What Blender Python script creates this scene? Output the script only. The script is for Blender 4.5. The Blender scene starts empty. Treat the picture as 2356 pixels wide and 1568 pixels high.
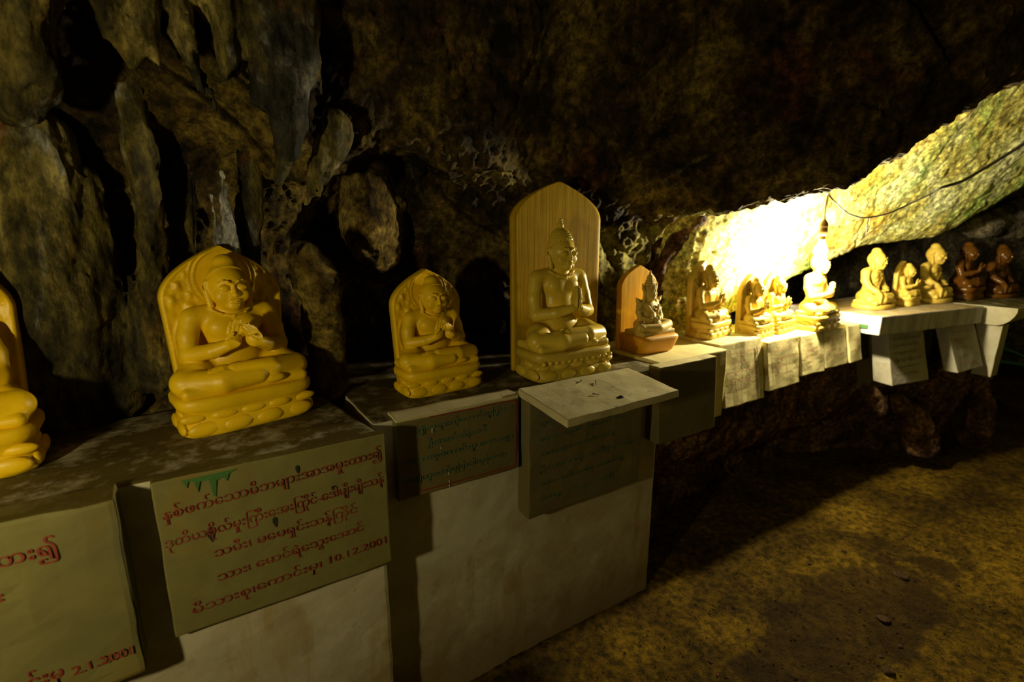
import bpy, math, random
import numpy as np
from mathutils import Vector

random.seed(7)
rng = np.random.default_rng(7)
scene = bpy.context.scene
COL = scene.collection

# ------------------------------------------------------------------ camera
# world axes: X runs along the statue shelf, Y away from the viewer into the rock, Z up (metres)
cam_data = bpy.data.cameras.new('camera')
cam = bpy.data.objects.new('camera', cam_data)
COL.objects.link(cam)
cam.location = (0.0, 0.0, 1.45)
cam.rotation_euler = (math.radians(90 - 12.455), 0.0, math.radians(-32.0))
cam_data.sensor_width = 36.0
cam_data.lens = 36.0 * 1150.0 / 2356.0
cam_data.clip_start = 0.02
cam_data.dof.use_dof = True
cam_data.dof.focus_distance = 1.45
cam_data.dof.aperture_fstop = 2.1
scene.camera = cam

# ------------------------------------------------------------------ world, lamps, exposure
world = bpy.data.worlds.new('cave_dark')
scene.world = world
world.use_nodes = True
world.node_tree.nodes['Background'].inputs[0].default_value = (0.0, 0.0, 0.0, 1)
world.node_tree.nodes['Background'].inputs[1].default_value = 0.0
scene.view_settings.view_transform = 'Standard'
scene.view_settings.look = 'None'
scene.view_settings.exposure = 0.0
scene.view_settings.gamma = 1.0
scene.view_settings.use_curve_mapping = False

SHELF_BULB = (2.585, 1.30, 1.352)      # the naked bulb seen in the photograph
NEAR_BULB = (-0.80, 0.42, 1.25)        # the next bulb along, just out of the frame on the left
SHELF_BULB_POWER = 2600.0
NEAR_BULB_POWER = 720.0
SHELF_BULB_COLOUR = (1.0, 0.86, 0.50)
NEAR_BULB_COLOUR = (1.0, 0.83, 0.38)
BULB_RADIUS = 0.030

# ------------------------------------------------------------------ object helpers
def tag(o, label=None, cat=None, group=None, kind=None):
    if label: o['label'] = label
    if cat: o['category'] = cat
    if group: o['group'] = group
    if kind: o['kind'] = kind
    return o

def empty(name, loc, rz=0.0, scale=1.0):
    o = bpy.data.objects.new(name, None)
    o.empty_display_size = 0.05
    COL.objects.link(o)
    o.location = loc
    o.rotation_euler = (0, 0, rz)
    o.scale = (scale,) * 3 if not isinstance(scale, tuple) else scale
    return o

def mesh_np(name, verts, faces, smooth=True):
    """faces: int array (n,4) or (n,3), or python list of tuples"""
    me = bpy.data.meshes.new(name)
    v = np.asarray(verts, dtype=np.float32)
    if isinstance(faces, list):
        me.from_pydata([tuple(map(float, p)) for p in v], [], faces)
    else:
        f = np.asarray(faces, dtype=np.int32)
        n, k = f.shape
        me.vertices.add(len(v)); me.vertices.foreach_set('co', v.ravel())
        me.loops.add(n * k); me.loops.foreach_set('vertex_index', f.ravel())
        me.polygons.add(n)
        me.polygons.foreach_set('loop_start', np.arange(0, n * k, k, dtype=np.int32))
        me.polygons.foreach_set('loop_total', np.full(n, k, dtype=np.int32))
        me.update(calc_edges=True)
    if smooth:
        me.polygons.foreach_set('use_smooth', np.ones(len(me.polygons), dtype=bool))
    me.validate()
    return me

def obj(name, me, material=None, parent=None, loc=None, rot=None, scale=None):
    o = bpy.data.objects.new(name, me)
    COL.objects.link(o)
    if material is not None and len(me.materials) == 0:
        me.materials.append(material)
    if parent is not None: o.parent = parent
    if loc is not None: o.location = loc
    if rot is not None: o.rotation_euler = rot
    if scale is not None: o.scale = (scale,) * 3 if not isinstance(scale, tuple) else scale
    return o

# ------------------------------------------------------------------ numpy noise
_perm = rng.permutation(256).astype(np.int32)
_perm = np.concatenate([_perm, _perm])
_grad = rng.normal(size=(256, 3)).astype(np.float32)
_grad /= np.linalg.norm(_grad, axis=1, keepdims=True)

def perlin(x, y, z):
    x = np.asarray(x, np.float32); y = np.asarray(y, np.float32); z = np.asarray(z, np.float32)
    xi = np.floor(x).astype(np.int32); yi = np.floor(y).astype(np.int32); zi = np.floor(z).astype(np.int32)
    xf, yf, zf = x - xi, y - yi, z - zi
    u = xf**3 * (xf * (xf * 6 - 15) + 10); v = yf**3 * (yf * (yf * 6 - 15) + 10); w = zf**3 * (zf * (zf * 6 - 15) + 10)
    xi &= 255; yi &= 255; zi &= 255
    def g(a, b, c):
        h = _perm[_perm[_perm[(xi + a) & 255] + ((yi + b) & 255)] + ((zi + c) & 255)]
        gr = _grad[h]
        return gr[..., 0] * (xf - a) + gr[..., 1] * (yf - b) + gr[..., 2] * (zf - c)
    def L(a, b, t): return a + t * (b - a)
    return L(L(L(g(0,0,0), g(1,0,0), u), L(g(0,1,0), g(1,1,0), u), v),
             L(L(g(0,0,1), g(1,0,1), u), L(g(0,1,1), g(1,1,1), u), v), w) * 1.5

def fbm(x, y, z, f, oct=4, gain=0.5, ridged=False):
    s = 0.0; a = 1.0; t = 0.0
    for i in range(oct):
        n = perlin(x * f + 17.3 * i, y * f + 5.1 * i, z * f - 9.7 * i)
        if ridged: n = 1.0 - 2.0 * np.abs(n)
        s = s + a * n; t += a; a *= gain; f *= 2.03
    return s / t

# ------------------------------------------------------------------ signed distance modelling
class Field:
    """smooth union of simple solids on a grid, meshed with surface nets: one continuous skin"""
    def __init__(self, lo, hi, h):
        self.lo = np.array(lo, np.float32); self.h = h
        self.n = np.ceil((np.array(hi) - np.array(lo)) / h).astype(int) + 1
        self.ax = [self.lo[i] + h * np.arange(self.n[i], dtype=np.float32) for i in range(3)]
        self.D = np.full(self.n, 4.0 * h + 0.3 * float(np.max(np.array(hi) - np.array(lo))), np.float32)
    def _win(self, lo, hi, m):
        sl = []
        for i in range(3):
            a = int(np.clip(math.floor((lo[i] - m - self.lo[i]) / self.h), 0, self.n[i]))
            b = int(np.clip(math.ceil((hi[i] + m - self.lo[i]) / self.h) + 1, 0, self.n[i]))
            sl.append(slice(a, b))
        return tuple(sl)
    def grid(self, sl):
        return np.meshgrid(self.ax[0][sl[0]], self.ax[1][sl[1]], self.ax[2][sl[2]], indexing='ij', sparse=True)
    def apply(self, f, lo, hi, k, sub=False, pad=None):
        sl = self._win(lo, hi, (pad if pad is not None else 2.5 * k + 4 * self.h))
        if any(s.stop <= s.start for s in sl): return
        X, Y, Z = self.grid(sl)
        d = f(X, Y, Z).astype(np.float32)
        A = self.D[sl]
        if sub:
            d = -d; h = np.clip(0.5 - 0.5 * (A - d) / k, 0, 1)
            self.D[sl] = A * (1 - h) + d * h + k * h * (1 - h)
        else:
            h = np.clip(0.5 + 0.5 * (d - A) / k, 0, 1)
            self.D[sl] = d * (1 - h) + A * h - k * h * (1 - h)
    def cap(self, a, b, r0, r1=None, k=0.5, sub=False):
        if r1 is None: r1 = r0
        a = np.array(a, float); b = np.array(b, float); ab = b - a; L2 = max(float(ab @ ab), 1e-9)
        R = max(r0, r1)
        def f(X, Y, Z):
            t = np.clip(((X - a[0]) * ab[0] + (Y - a[1]) * ab[1] + (Z - a[2]) * ab[2]) / L2, 0, 1)
            return np.sqrt((X - a[0] - t * ab[0])**2 + (Y - a[1] - t * ab[1])**2 + (Z - a[2] - t * ab[2])**2) - (r0 + (r1 - r0) * t)
        self.apply(f, np.minimum(a, b) - R, np.maximum(a, b) + R, k, sub)
    def chain(self, pts, rs, k=0.5):
        for i in range(len(pts) - 1): self.cap(pts[i], pts[i + 1], rs[i], rs[i + 1], k)
    def ell(self, c, r, k=0.5, sub=False, ry=0.0, rx=0.0, rz=0.0):
        c = np.array(c, float); r = np.array(r, float)
        R = np.array([max(r)] * 3) if (ry or rx or rz) else r
        def f(X, Y, Z):
            x, y, z = X - c[0], Y - c[1], Z - c[2]
            if rz: x, y = x * math.cos(rz) + y * math.sin(rz), -x * math.sin(rz) + y * math.cos(rz)
            if ry: x, z = x * math.cos(ry) - z * math.sin(ry), x * math.sin(ry) + z * math.cos(ry)
            if rx: y, z = y * math.cos(rx) + z * math.sin(rx), -y * math.sin(rx) + z * math.cos(rx)
            k0 = np.sqrt((x / r[0])**2 + (y / r[1])**2 + (z / r[2])**2)
            k1 = np.sqrt((x / r[0]**2)**2 + (y / r[1]**2)**2 + (z / r[2]**2)**2) + 1e-6
            return k0 * (k0 - 1.0) / k1
        self.apply(f, c - R, c + R, k, sub)
    def box(self, c, r, rad=0.2, k=0.5, sub=False, rz=0.0):
        c = np.array(c, float); r = np.array(r, float) - rad
        def f(X, Y, Z):
            x, y = X - c[0], Y - c[1]
            if rz: x, y = x * math.cos(rz) + y * math.sin(rz), -x * math.sin(rz) + y * math.cos(rz)
            qx, qy, qz = np.abs(x) - r[0], np.abs(y) - r[1], np.abs(Z - c[2]) - r[2]
            o = np.sqrt(np.maximum(qx, 0)**2 + np.maximum(qy, 0)**2 + np.maximum(qz, 0)**2)
            return o + np.minimum(np.maximum(qx, np.maximum(qy, qz)), 0) - rad
        R = np.linalg.norm(r) + rad if rz else r + rad
        self.apply(f, c - R, c + R, k, sub)
    def displace(self, fn, band):
        """add fn(x,y,z) to the distance close to the surface"""
        m = np.abs(self.D) < band
        I = np.nonzero(m)
        self.D[m] += fn(self.ax[0][I[0]], self.ax[1][I[1]], self.ax[2][I[2]]).astype(np.float32)
    def mesh(self):
        D = self.D; n = self.n
        ins = D < 0
        cs = tuple(n - 1)
        cnt = np.zeros(cs, np.float32); P = [np.zeros(cs, np.float32) for _ in range(3)]
        for ax in range(3):
            o1, o2 = [i for i in range(3) if i != ax]
            lo = [slice(None)] * 3; hi = [slice(None)] * 3
            lo[ax] = slice(0, -1); hi[ax] = slice(1, None)
            A, B = D[tuple(lo)], D[tuple(hi)]
            cr = ins[tuple(lo)] != ins[tuple(hi)]
            t = np.where(cr, A / np.where(cr, A - B, 1), 0).astype(np.float32)
            for a in (0, 1):
                for b in (0, 1):
                    sl = [slice(None)] * 3
                    sl[o1] = slice(a, n[o1] - 1 + a); sl[o2] = slice(b, n[o2] - 1 + b)
                    c = cr[tuple(sl)]; cnt += c; P[ax] += t[tuple(sl)] * c
                    if a: P[o1] += c
                    if b: P[o2] += c
        act = cnt > 0
        idx = np.full(cs, -1, np.int32); I = np.nonzero(act); idx[I] = np.arange(len(I[0]))
        V = np.stack([self.ax[i][I[i]] + self.h * P[i][I] / cnt[I] for i in range(3)], 1)
        Q = []
        for ax in range(3):
            o1, o2 = (ax + 1) % 3, (ax + 2) % 3
            lo = [slice(None)] * 3; hi = [slice(None)] * 3
            lo[ax] = slice(0, -1); hi[ax] = slice(1, None)
            cr = ins[tuple(lo)] != ins[tuple(hi)]
            E = np.stack(np.nonzero(cr), 1)
            E = E[(E[:, o1] > 0) & (E[:, o2] > 0) & (E[:, o1] < n[o1] - 1) & (E[:, o2] < n[o2] - 1)]
            s = ins[E[:, 0], E[:, 1], E[:, 2]]
            def cell(d1, d2):
                C = E.copy(); C[:, o1] += d1; C[:, o2] += d2
                return idx[C[:, 0], C[:, 1], C[:, 2]]
            q = np.stack([cell(-1, -1), cell(0, -1), cell(0, 0), cell(-1, 0)], 1)
            q[~s] = q[~s][:, ::-1]
            Q.append(q)
        Q = np.concatenate(Q)
        return V, Q[(Q >= 0).all(1)]

# ------------------------------------------------------------------ materials
def new_mat(name):
    m = bpy.data.materials.new(name); m.use_nodes = True
    nt = m.node_tree; b = nt.nodes['Principled BSDF']
    return m, nt, b

def N(nt, t, **kw):
    n = nt.nodes.new(t)
    for k, v in kw.items():
        if k in n.inputs: n.inputs[k].default_value = v
        else: setattr(n, k, v)
    return n

def coords(nt, scale=(1, 1, 1), which='Object'):
    tc = N(nt, 'ShaderNodeTexCoord'); mp = N(nt, 'ShaderNodeMapping')
    mp.inputs['Scale'].default_value = scale
    nt.links.new(tc.outputs[which], mp.inputs['Vector'])
    return mp.outputs['Vector']

def noise(nt, vec, scale, detail=6, rough=0.6, dist=0.0):
    n = N(nt, 'ShaderNodeTexNoise')
    n.inputs['Scale'].default_value = scale; n.inputs['Detail'].default_value = detail
    n.inputs['Roughness'].default_value = rough; n.inputs['Distortion'].default_value = dist
    nt.links.new(vec, n.inputs['Vector'])
    return n.outputs['Fac']

def ramp(nt, fac, stops, interp='LINEAR'):
    r = N(nt, 'ShaderNodeValToRGB'); cr = r.color_ramp; cr.interpolation = interp
    while len(cr.elements) > 1: cr.elements.remove(cr.elements[0])
    cr.elements[0].position = stops[0][0]; cr.elements[0].color = tuple(stops[0][1]) + (1,)
    for p, c in stops[1:]:
        e = cr.elements.new(p); e.color = tuple(c) + (1,)
    nt.links.new(fac, r.inputs['Fac'])
    return r.outputs['Color']

def bw(nt, fac, a, b):
    return ramp(nt, fac, [(a, (0, 0, 0)), (b, (1, 1, 1))])

def mix(nt, fac, c1, c2, mode='MIX'):
    m = N(nt, 'ShaderNodeMix', data_type='RGBA', blend_type=mode)
    for sock, v in ((m.inputs[0], fac), (m.inputs[6], c1), (m.inputs[7], c2)):
        if isinstance(v, (int, float)): sock.default_value = v
        elif isinstance(v, tuple): sock.default_value = v + (1,)
        else: nt.links.new(v, sock)
    return m.outputs[2]

def math_(nt, op, a, b=None, c=None):
    m = N(nt, 'ShaderNodeMath', operation=op)
    for i, v in enumerate((a, b, c)):
        if v is None: continue
        if isinstance(v, (int, float)): m.inputs[i].default_value = v
        else: nt.links.new(v, m.inputs[i])
    return m.outputs[0]

def bump(nt, b, height, strength, dist=0.01):
    n = N(nt, 'ShaderNodeBump'); n.inputs['Strength'].default_value = strength; n.inputs['Distance'].default_value = dist
    nt.links.new(height, n.inputs['Height']); nt.links.new(n.outputs['Normal'], b.inputs['Normal'])

def sep(nt, vec):
    s = N(nt, 'ShaderNodeSeparateXYZ'); nt.links.new(vec, s.inputs[0]); return s.outputs

def rock_mat(name, stops, f=5.0, stretch=(1, 1, 1), rough=0.75, bstr=0.8, bdist=0.02, patches=()):
    m, nt, b = new_mat(name)
    v = coords(nt, stretch)
    c = ramp(nt, noise(nt, v, f, 9, 0.62, 0.4), [(0.5 + (p_ - 0.5) * 0.72, c_) for p_, c_ in stops])
    for (sc, lo, hi, colr, amt) in patches:
        msk = bw(nt, noise(nt, v, sc, 7, 0.65, 0.6), lo, hi)
        c = mix(nt, math_(nt, 'MULTIPLY', msk, amt), c, colr)
    fine = noise(nt, v, f * 7, 9, 0.75)
    c = mix(nt, 0.85, c, mix(nt, 1.0, c, ramp(nt, fine, [(0.39, (0.12,) * 3), (0.5, (0.85,) * 3), (0.61, (2.0,) * 3)]), 'MULTIPLY'))
    nt.links.new(c, b.inputs['Base Color'])
    b.inputs['Roughness'].default_value = rough; b.inputs['Specular IOR Level'].default_value = 0.2
    h = math_(nt, 'ADD', noise(nt, v, f * 3, 10, 0.68), math_(nt, 'MULTIPLY', noise(nt, v, f * 16, 6, 0.7), 0.35))
    bump(nt, b, h, bstr, bdist)
    return m

def gold_mat(name, base, dark, rough=0.42, chips=True, grain=False, mottled=0.35):
    m, nt, b = new_mat(name)
    v = coords(nt)
    c = ramp(nt, noise(nt, v, 14, 6, 0.6), [(0.36, dark), (0.62, base)])
    c = mix(nt, mottled, (base[0], base[1], base[2]), c)
    if grain:
        g = noise(nt, coords(nt, (1, 1, 0.04)), 90, 5, 0.6)
        c = mix(nt, 0.6, c, mix(nt, 1.0, c, ramp(nt, g, [(0.35, (0.55,) * 3), (0.65, (1.25,) * 3)]), 'MULTIPLY'))
    if chips:
        z = sep(nt, coords(nt))[2]
        low = math_(nt, 'LESS_THAN', math_(nt, 'ADD', z, math_(nt, 'MULTIPLY', math_(nt, 'SUBTRACT', noise(nt, v, 22, 5, 0.6), 0.5), 0.035)), -0.003)
        c = mix(nt, low, c, (0.62, 0.57, 0.44))
        sp = bw(nt, noise(nt, v, 60, 3, 0.5), 0.76, 0.80)
        c = mix(nt, math_(nt, 'MULTIPLY', sp, 0.6), c, (0.12, 0.07, 0.02))
    nt.links.new(c, b.inputs['Base Color'])
    b.inputs['Roughness'].default_value = rough
    b.inputs['Specular IOR Level'].default_value = 0.1 if grain else 0.42
    bh = noise(nt, v, 55, 6, 0.65) if not grain else noise(nt, coords(nt, (1, 1, 0.03)), 110, 4, 0.6)
    bump(nt, b, bh, 0.22, 0.003)
    return m

def plain_mat(name, colour, rough=0.6, noisy=0.3, f=12, metallic=0.0):
    m, nt, b = new_mat(name)
    v = coords(nt)
    c = mix(nt, noisy, tuple(colour), mix(nt, 1.0, tuple(colour), ramp(nt, noise(nt, v, f, 6, 0.6), [(0.3, (0.4,) * 3), (0.7, (1.4,) * 3)]), 'MULTIPLY'))
    nt.links.new(c, b.inputs['Base Color'])
    b.inputs['Roughness'].default_value = rough; b.inputs['Metallic'].default_value = metallic
    bump(nt, b, noise(nt, v, f * 5, 5, 0.6), 0.2, 0.002)
    return m

def plaster_mat(name, colour, stains, grime_top=None):
    """painted masonry: f stains = list of (colour, scale, lo, hi, amount, stretch)"""
    m, nt, b = new_mat(name)
    v = coords(nt)
    c = mix(nt, 0.35, tuple(colour), mix(nt, 1.0, tuple(colour), ramp(nt, noise(nt, v, 6, 7, 0.65), [(0.3, (0.6,) * 3), (0.7, (1.25,) * 3)]), 'MULTIPLY'))
    for (sc, fr, lo, hi, amt, st) in stains:
        msk = bw(nt, noise(nt, coords(nt, st), fr, 6, 0.65, 0.3), lo, hi)
        c = mix(nt, math_(nt, 'MULTIPLY', msk, amt), c, sc)
    if grime_top is not None:      # soot and wax that have settled on the upward faces
        g = N(nt, 'ShaderNodeNewGeometry'); up = sep(nt, g.outputs['True Normal'])[2]
        msk = math_(nt, 'MULTIPLY', bw(nt, up, 0.55, 0.8), bw(nt, noise(nt, v, 11, 7, 0.7), 0.30, 0.52))
        c = mix(nt, msk, c, grime_top)
    nt.links.new(c, b.inputs['Base Color'])
    b.inputs['Roughness'].default_value = 0.7; b.inputs['Specular IOR Level'].default_value = 0.25
    h = math_(nt, 'ADD', noise(nt, v, 18, 6, 0.6), math_(nt, 'MULTIPLY', noise(nt, v, 120, 4, 0.6), 0.25))
    bump(nt, b, h, 0.35, 0.006)
    return m

def glow_mat(name, colour, strength):
    m, nt, b = new_mat(name)
    b.inputs['Base Color'].default_value = (0.9, 0.9, 0.85, 1)
    b.inputs['Emission Color'].default_value = tuple(colour) + (1,)
    b.inputs['Emission Strength'].default_value = strength
    return m

M_ROCK = rock_mat('cave_rock', [(0.30, (0.006, 0.004, 0.001)), (0.43, (0.040, 0.024, 0.005)), (0.53, (0.095, 0.062, 0.011)), (0.66, (0.20, 0.145, 0.03))],
                  4.0, bstr=1.0, bdist=0.03,
                  patches=[(2.2, 0.56, 0.66, (0.16, 0.055, 0.02), 0.6), (1.6, 0.60, 0.70, (0.012, 0.011, 0.010), 0.8), (3.1, 0.62, 0.72, (0.22, 0.19, 0.09), 0.6)])
M_FLOW = rock_mat('flowstone', [(0.30, (0.005, 0.004, 0.002)), (0.42, (0.040, 0.032, 0.008)), (0.53, (0.090, 0.072, 0.016)), (0.68, (0.22, 0.18, 0.06))],
                  4.5, stretch=(1, 1, 0.45), rough=0.6, bstr=0.7, bdist=0.02,
                  patches=[(2.6, 0.55, 0.64, (0.15, 0.082, 0.006), 0.8), (3.8, 0.58, 0.65, (0.22, 0.22, 0.22), 0.8), (5.5, 0.60, 0.66, (0.15, 0.048, 0.006), 0.8), (2.9, 0.55, 0.63, (0.012, 0.012, 0.010), 0.9)])
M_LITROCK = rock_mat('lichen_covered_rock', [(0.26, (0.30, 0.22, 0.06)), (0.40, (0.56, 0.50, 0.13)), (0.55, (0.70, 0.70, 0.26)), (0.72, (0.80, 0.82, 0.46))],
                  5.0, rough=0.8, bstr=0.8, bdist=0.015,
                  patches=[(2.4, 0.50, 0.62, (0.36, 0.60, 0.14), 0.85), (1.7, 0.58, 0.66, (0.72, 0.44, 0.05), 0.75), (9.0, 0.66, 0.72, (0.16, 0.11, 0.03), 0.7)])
M_MOSSROCK = rock_mat('mossy_rock', [(0.30, (0.04, 0.028, 0.012)), (0.45, (0.13, 0.10, 0.025)), (0.56, (0.30, 0.26, 0.06)), (0.68, (0.50, 0.46, 0.15))],
                  7.0, stretch=(1, 1, 0.6), rough=0.85, bstr=1.0, bdist=0.03)
M_BROWNROCK = rock_mat('brown_rock', [(0.28, (0.03, 0.016, 0.009)), (0.48, (0.13, 0.065, 0.028)), (0.62, (0.24, 0.125, 0.05)), (0.75, (0.34, 0.21, 0.10))],
                  6.0, bstr=1.0, bdist=0.03)
M_GREYROCK = rock_mat('grey_rock', [(0.30, (0.035, 0.029, 0.022)), (0.5, (0.12, 0.10, 0.075)), (0.68, (0.26, 0.215, 0.14))], 5.0, bstr=0.8)
M_GOLD = gold_mat('gold_paint', (0.78, 0.51, 0.003), (0.46, 0.27, 0.002), chips=False)
M_GOLD_CHIPPED = gold_mat('chipped_gold_paint', (0.78, 0.51, 0.003), (0.46, 0.27, 0.002))
M_GOLDPALE = gold_mat('worn_gold_paint', (0.62, 0.45, 0.045), (0.38, 0.26, 0.02), 0.36, chips=False)
M_GOLDPALE_CHIPPED = gold_mat('chipped_worn_gold_paint', (0.50, 0.36, 0.035), (0.32, 0.21, 0.015), 0.40)
M_GOLDBOARD = gold_mat('brushed_gold_board', (0.48, 0.305, 0.004), (0.30, 0.165, 0.002), 0.5, grain=True)
M_OCHREBOARD = gold_mat('ochre_board', (0.85, 0.45, 0.008), (0.6, 0.28, 0.004), 0.5, grain=True)
M_GOLDROW = gold_mat('sunny_gold_paint', (0.64, 0.46, 0.085), (0.42, 0.28, 0.04), 0.45, chips=False)
M_OCHRE = gold_mat('ochre_paint', (0.62, 0.30, 0.006), (0.42, 0.17, 0.003), 0.5)
M_SANDSTONE = gold_mat('weathered_cream_gold', (0.56, 0.42, 0.12), (0.34, 0.23, 0.05), 0.55, chips=False)
M_BRONZE = gold_mat('brown_bronze', (0.13, 0.050, 0.006), (0.05, 0.018, 0.004), 0.22, chips=False)
M_OCHREROCK = rock_mat('ochre_rock', [(0.30, (0.03, 0.018, 0.005)), (0.45, (0.13, 0.085, 0.02)), (0.56, (0.26, 0.18, 0.045)), (0.68, (0.40, 0.30, 0.09))], 7.0, stretch=(1, 1, 0.6), rough=0.85, bstr=1.0, bdist=0.03)
M_CALCITE = rock_mat('pale_calcite', [(0.30, (0.05, 0.05, 0.05)), (0.5, (0.20, 0.20, 0.21)), (0.66, (0.34, 0.34, 0.36))], 9.0, stretch=(1, 1, 0.4), rough=0.6, bstr=0.6, bdist=0.01)

# ------------------------------------------------------------------ cave shell: lofted rock profiles
def hermite(keys, vals, q):
    """Catmull-Rom through vals (K, ...) at positions keys (K,), sampled at q"""
    keys = np.asarray(keys, float); vals = np.asarray(vals, float)
    d = (vals[1:] - vals[:-1]) / (keys[1:] - keys[:-1]).reshape((-1,) + (1,) * (vals.ndim - 1))
    t = np.concatenate([d[:1], 0.5 * (d[1:] + d[:-1]), d[-1:]])
    i = np.clip(np.searchsorted(keys, q, side='right') - 1, 0, len(keys) - 2)
    h = keys[i + 1] - keys[i]; u = (q - keys[i]) / h
    sh = (-1,) + (1,) * (vals.ndim - 1)
    u = u.reshape(sh); h = h.reshape(sh)
    return ((2*u**3 - 3*u**2 + 1) * vals[i] + (u**3 - 2*u**2 + u) * h * 0.8 * t[i] + (-2*u**3 + 3*u**2) * vals[i+1] + (u**3 - u**2) * h * 0.8 * t[i+1])

def loft(keys, ns, tq, disp, s_dense=None):
    ks = [k[0] for k in keys]; P = np.array([k[1] for k in keys])          # K, C, 2
    prof = hermite(np.arange(P.shape[1]), np.transpose(P, (1, 0, 2)), tq)  # M, K, 2
    sq = np.linspace(ks[0], ks[-1], ns) if s_dense is None else s_dense
    G = hermite(ks, np.transpose(prof, (1, 0, 2)), sq)                     # S, M, 2
    S = np.repeat(sq[:, None], G.shape[1], 1)
    V = np.stack([S, G[..., 0], G[..., 1]], -1)
    du = np.gradient(V, axis=0); dv = np.gradient(V, axis=1)
    nrm = np.cross(du, dv); nrm /= np.linalg.norm(nrm, axis=-1, keepdims=True) + 1e-9
    V = V + nrm * disp(V[..., 0], V[..., 1], V[..., 2])[..., None]
    a, b = V.shape[:2]
    idx = np.arange(a * b).reshape(a, b)
    Q = np.stack([idx[:-1, :-1], idx[1:, :-1], idx[1:, 1:], idx[:-1, 1:]], -1).reshape(-1, 4)
    return V.reshape(-1, 3), Q

def rock_disp(a1, a2, a3, f1=2.2, seed=0.0, ridge=1.0, zs=0.8, crack=0.035, strata=0.0, mid=0.012):
    def d(x, y, z):
        z2 = z * zs
        r = a1 * fbm(x + seed, y, z2, f1, 3) + a2 * ridge * fbm(x, y + seed, z2, f1 * 3.1, 4, 0.55, True) + a3 * fbm(x, y, z + seed, 34, 4, 0.6)
        # long slanting cracks
        c = perlin((x * 0.7 + z * 1.1) * 3.2 + seed, (x - z) * 0.8, y * 2.0)
        r = r - crack * np.exp(-(c / 0.035)**2) * (0.5 + perlin(x * 2.1, y, z * 2.3 + seed))
        r = r + mid * fbm(x + 2 * seed, y, z, 13, 3, 0.6) - mid * 0.9 * np.abs(fbm(x, y + 3 * seed, z, 19, 2))
        if strata:      # ribs that run along the slanting lip of the overhang
            d_ = np.array([0.74, -0.55, 0.39]); e_ = np.array([0.6, 0.8, 0.0]); g_ = np.cross(d_, e_)
            A = x * d_[0] + y * d_[1] + z * d_[2]; B = x * e_[0] + y * e_[1]; G = x * g_[0] + y * g_[1] + z * g_[2]
            w_ = np.clip((x - 0.9) / 0.6, 0, 1) * np.clip((2.3 - z) / 0.4, 0, 1)
            n1 = perlin(A * 1.3, B * 9, G * 9); n2 = perlin(A * 3.0, B * 24, G * 24)
            r = r + w_ * strata * (1.2 * (0.5 - np.abs(n1)) + 0.45 * (0.5 - np.abs(n2)))
        return r
    return d

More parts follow.
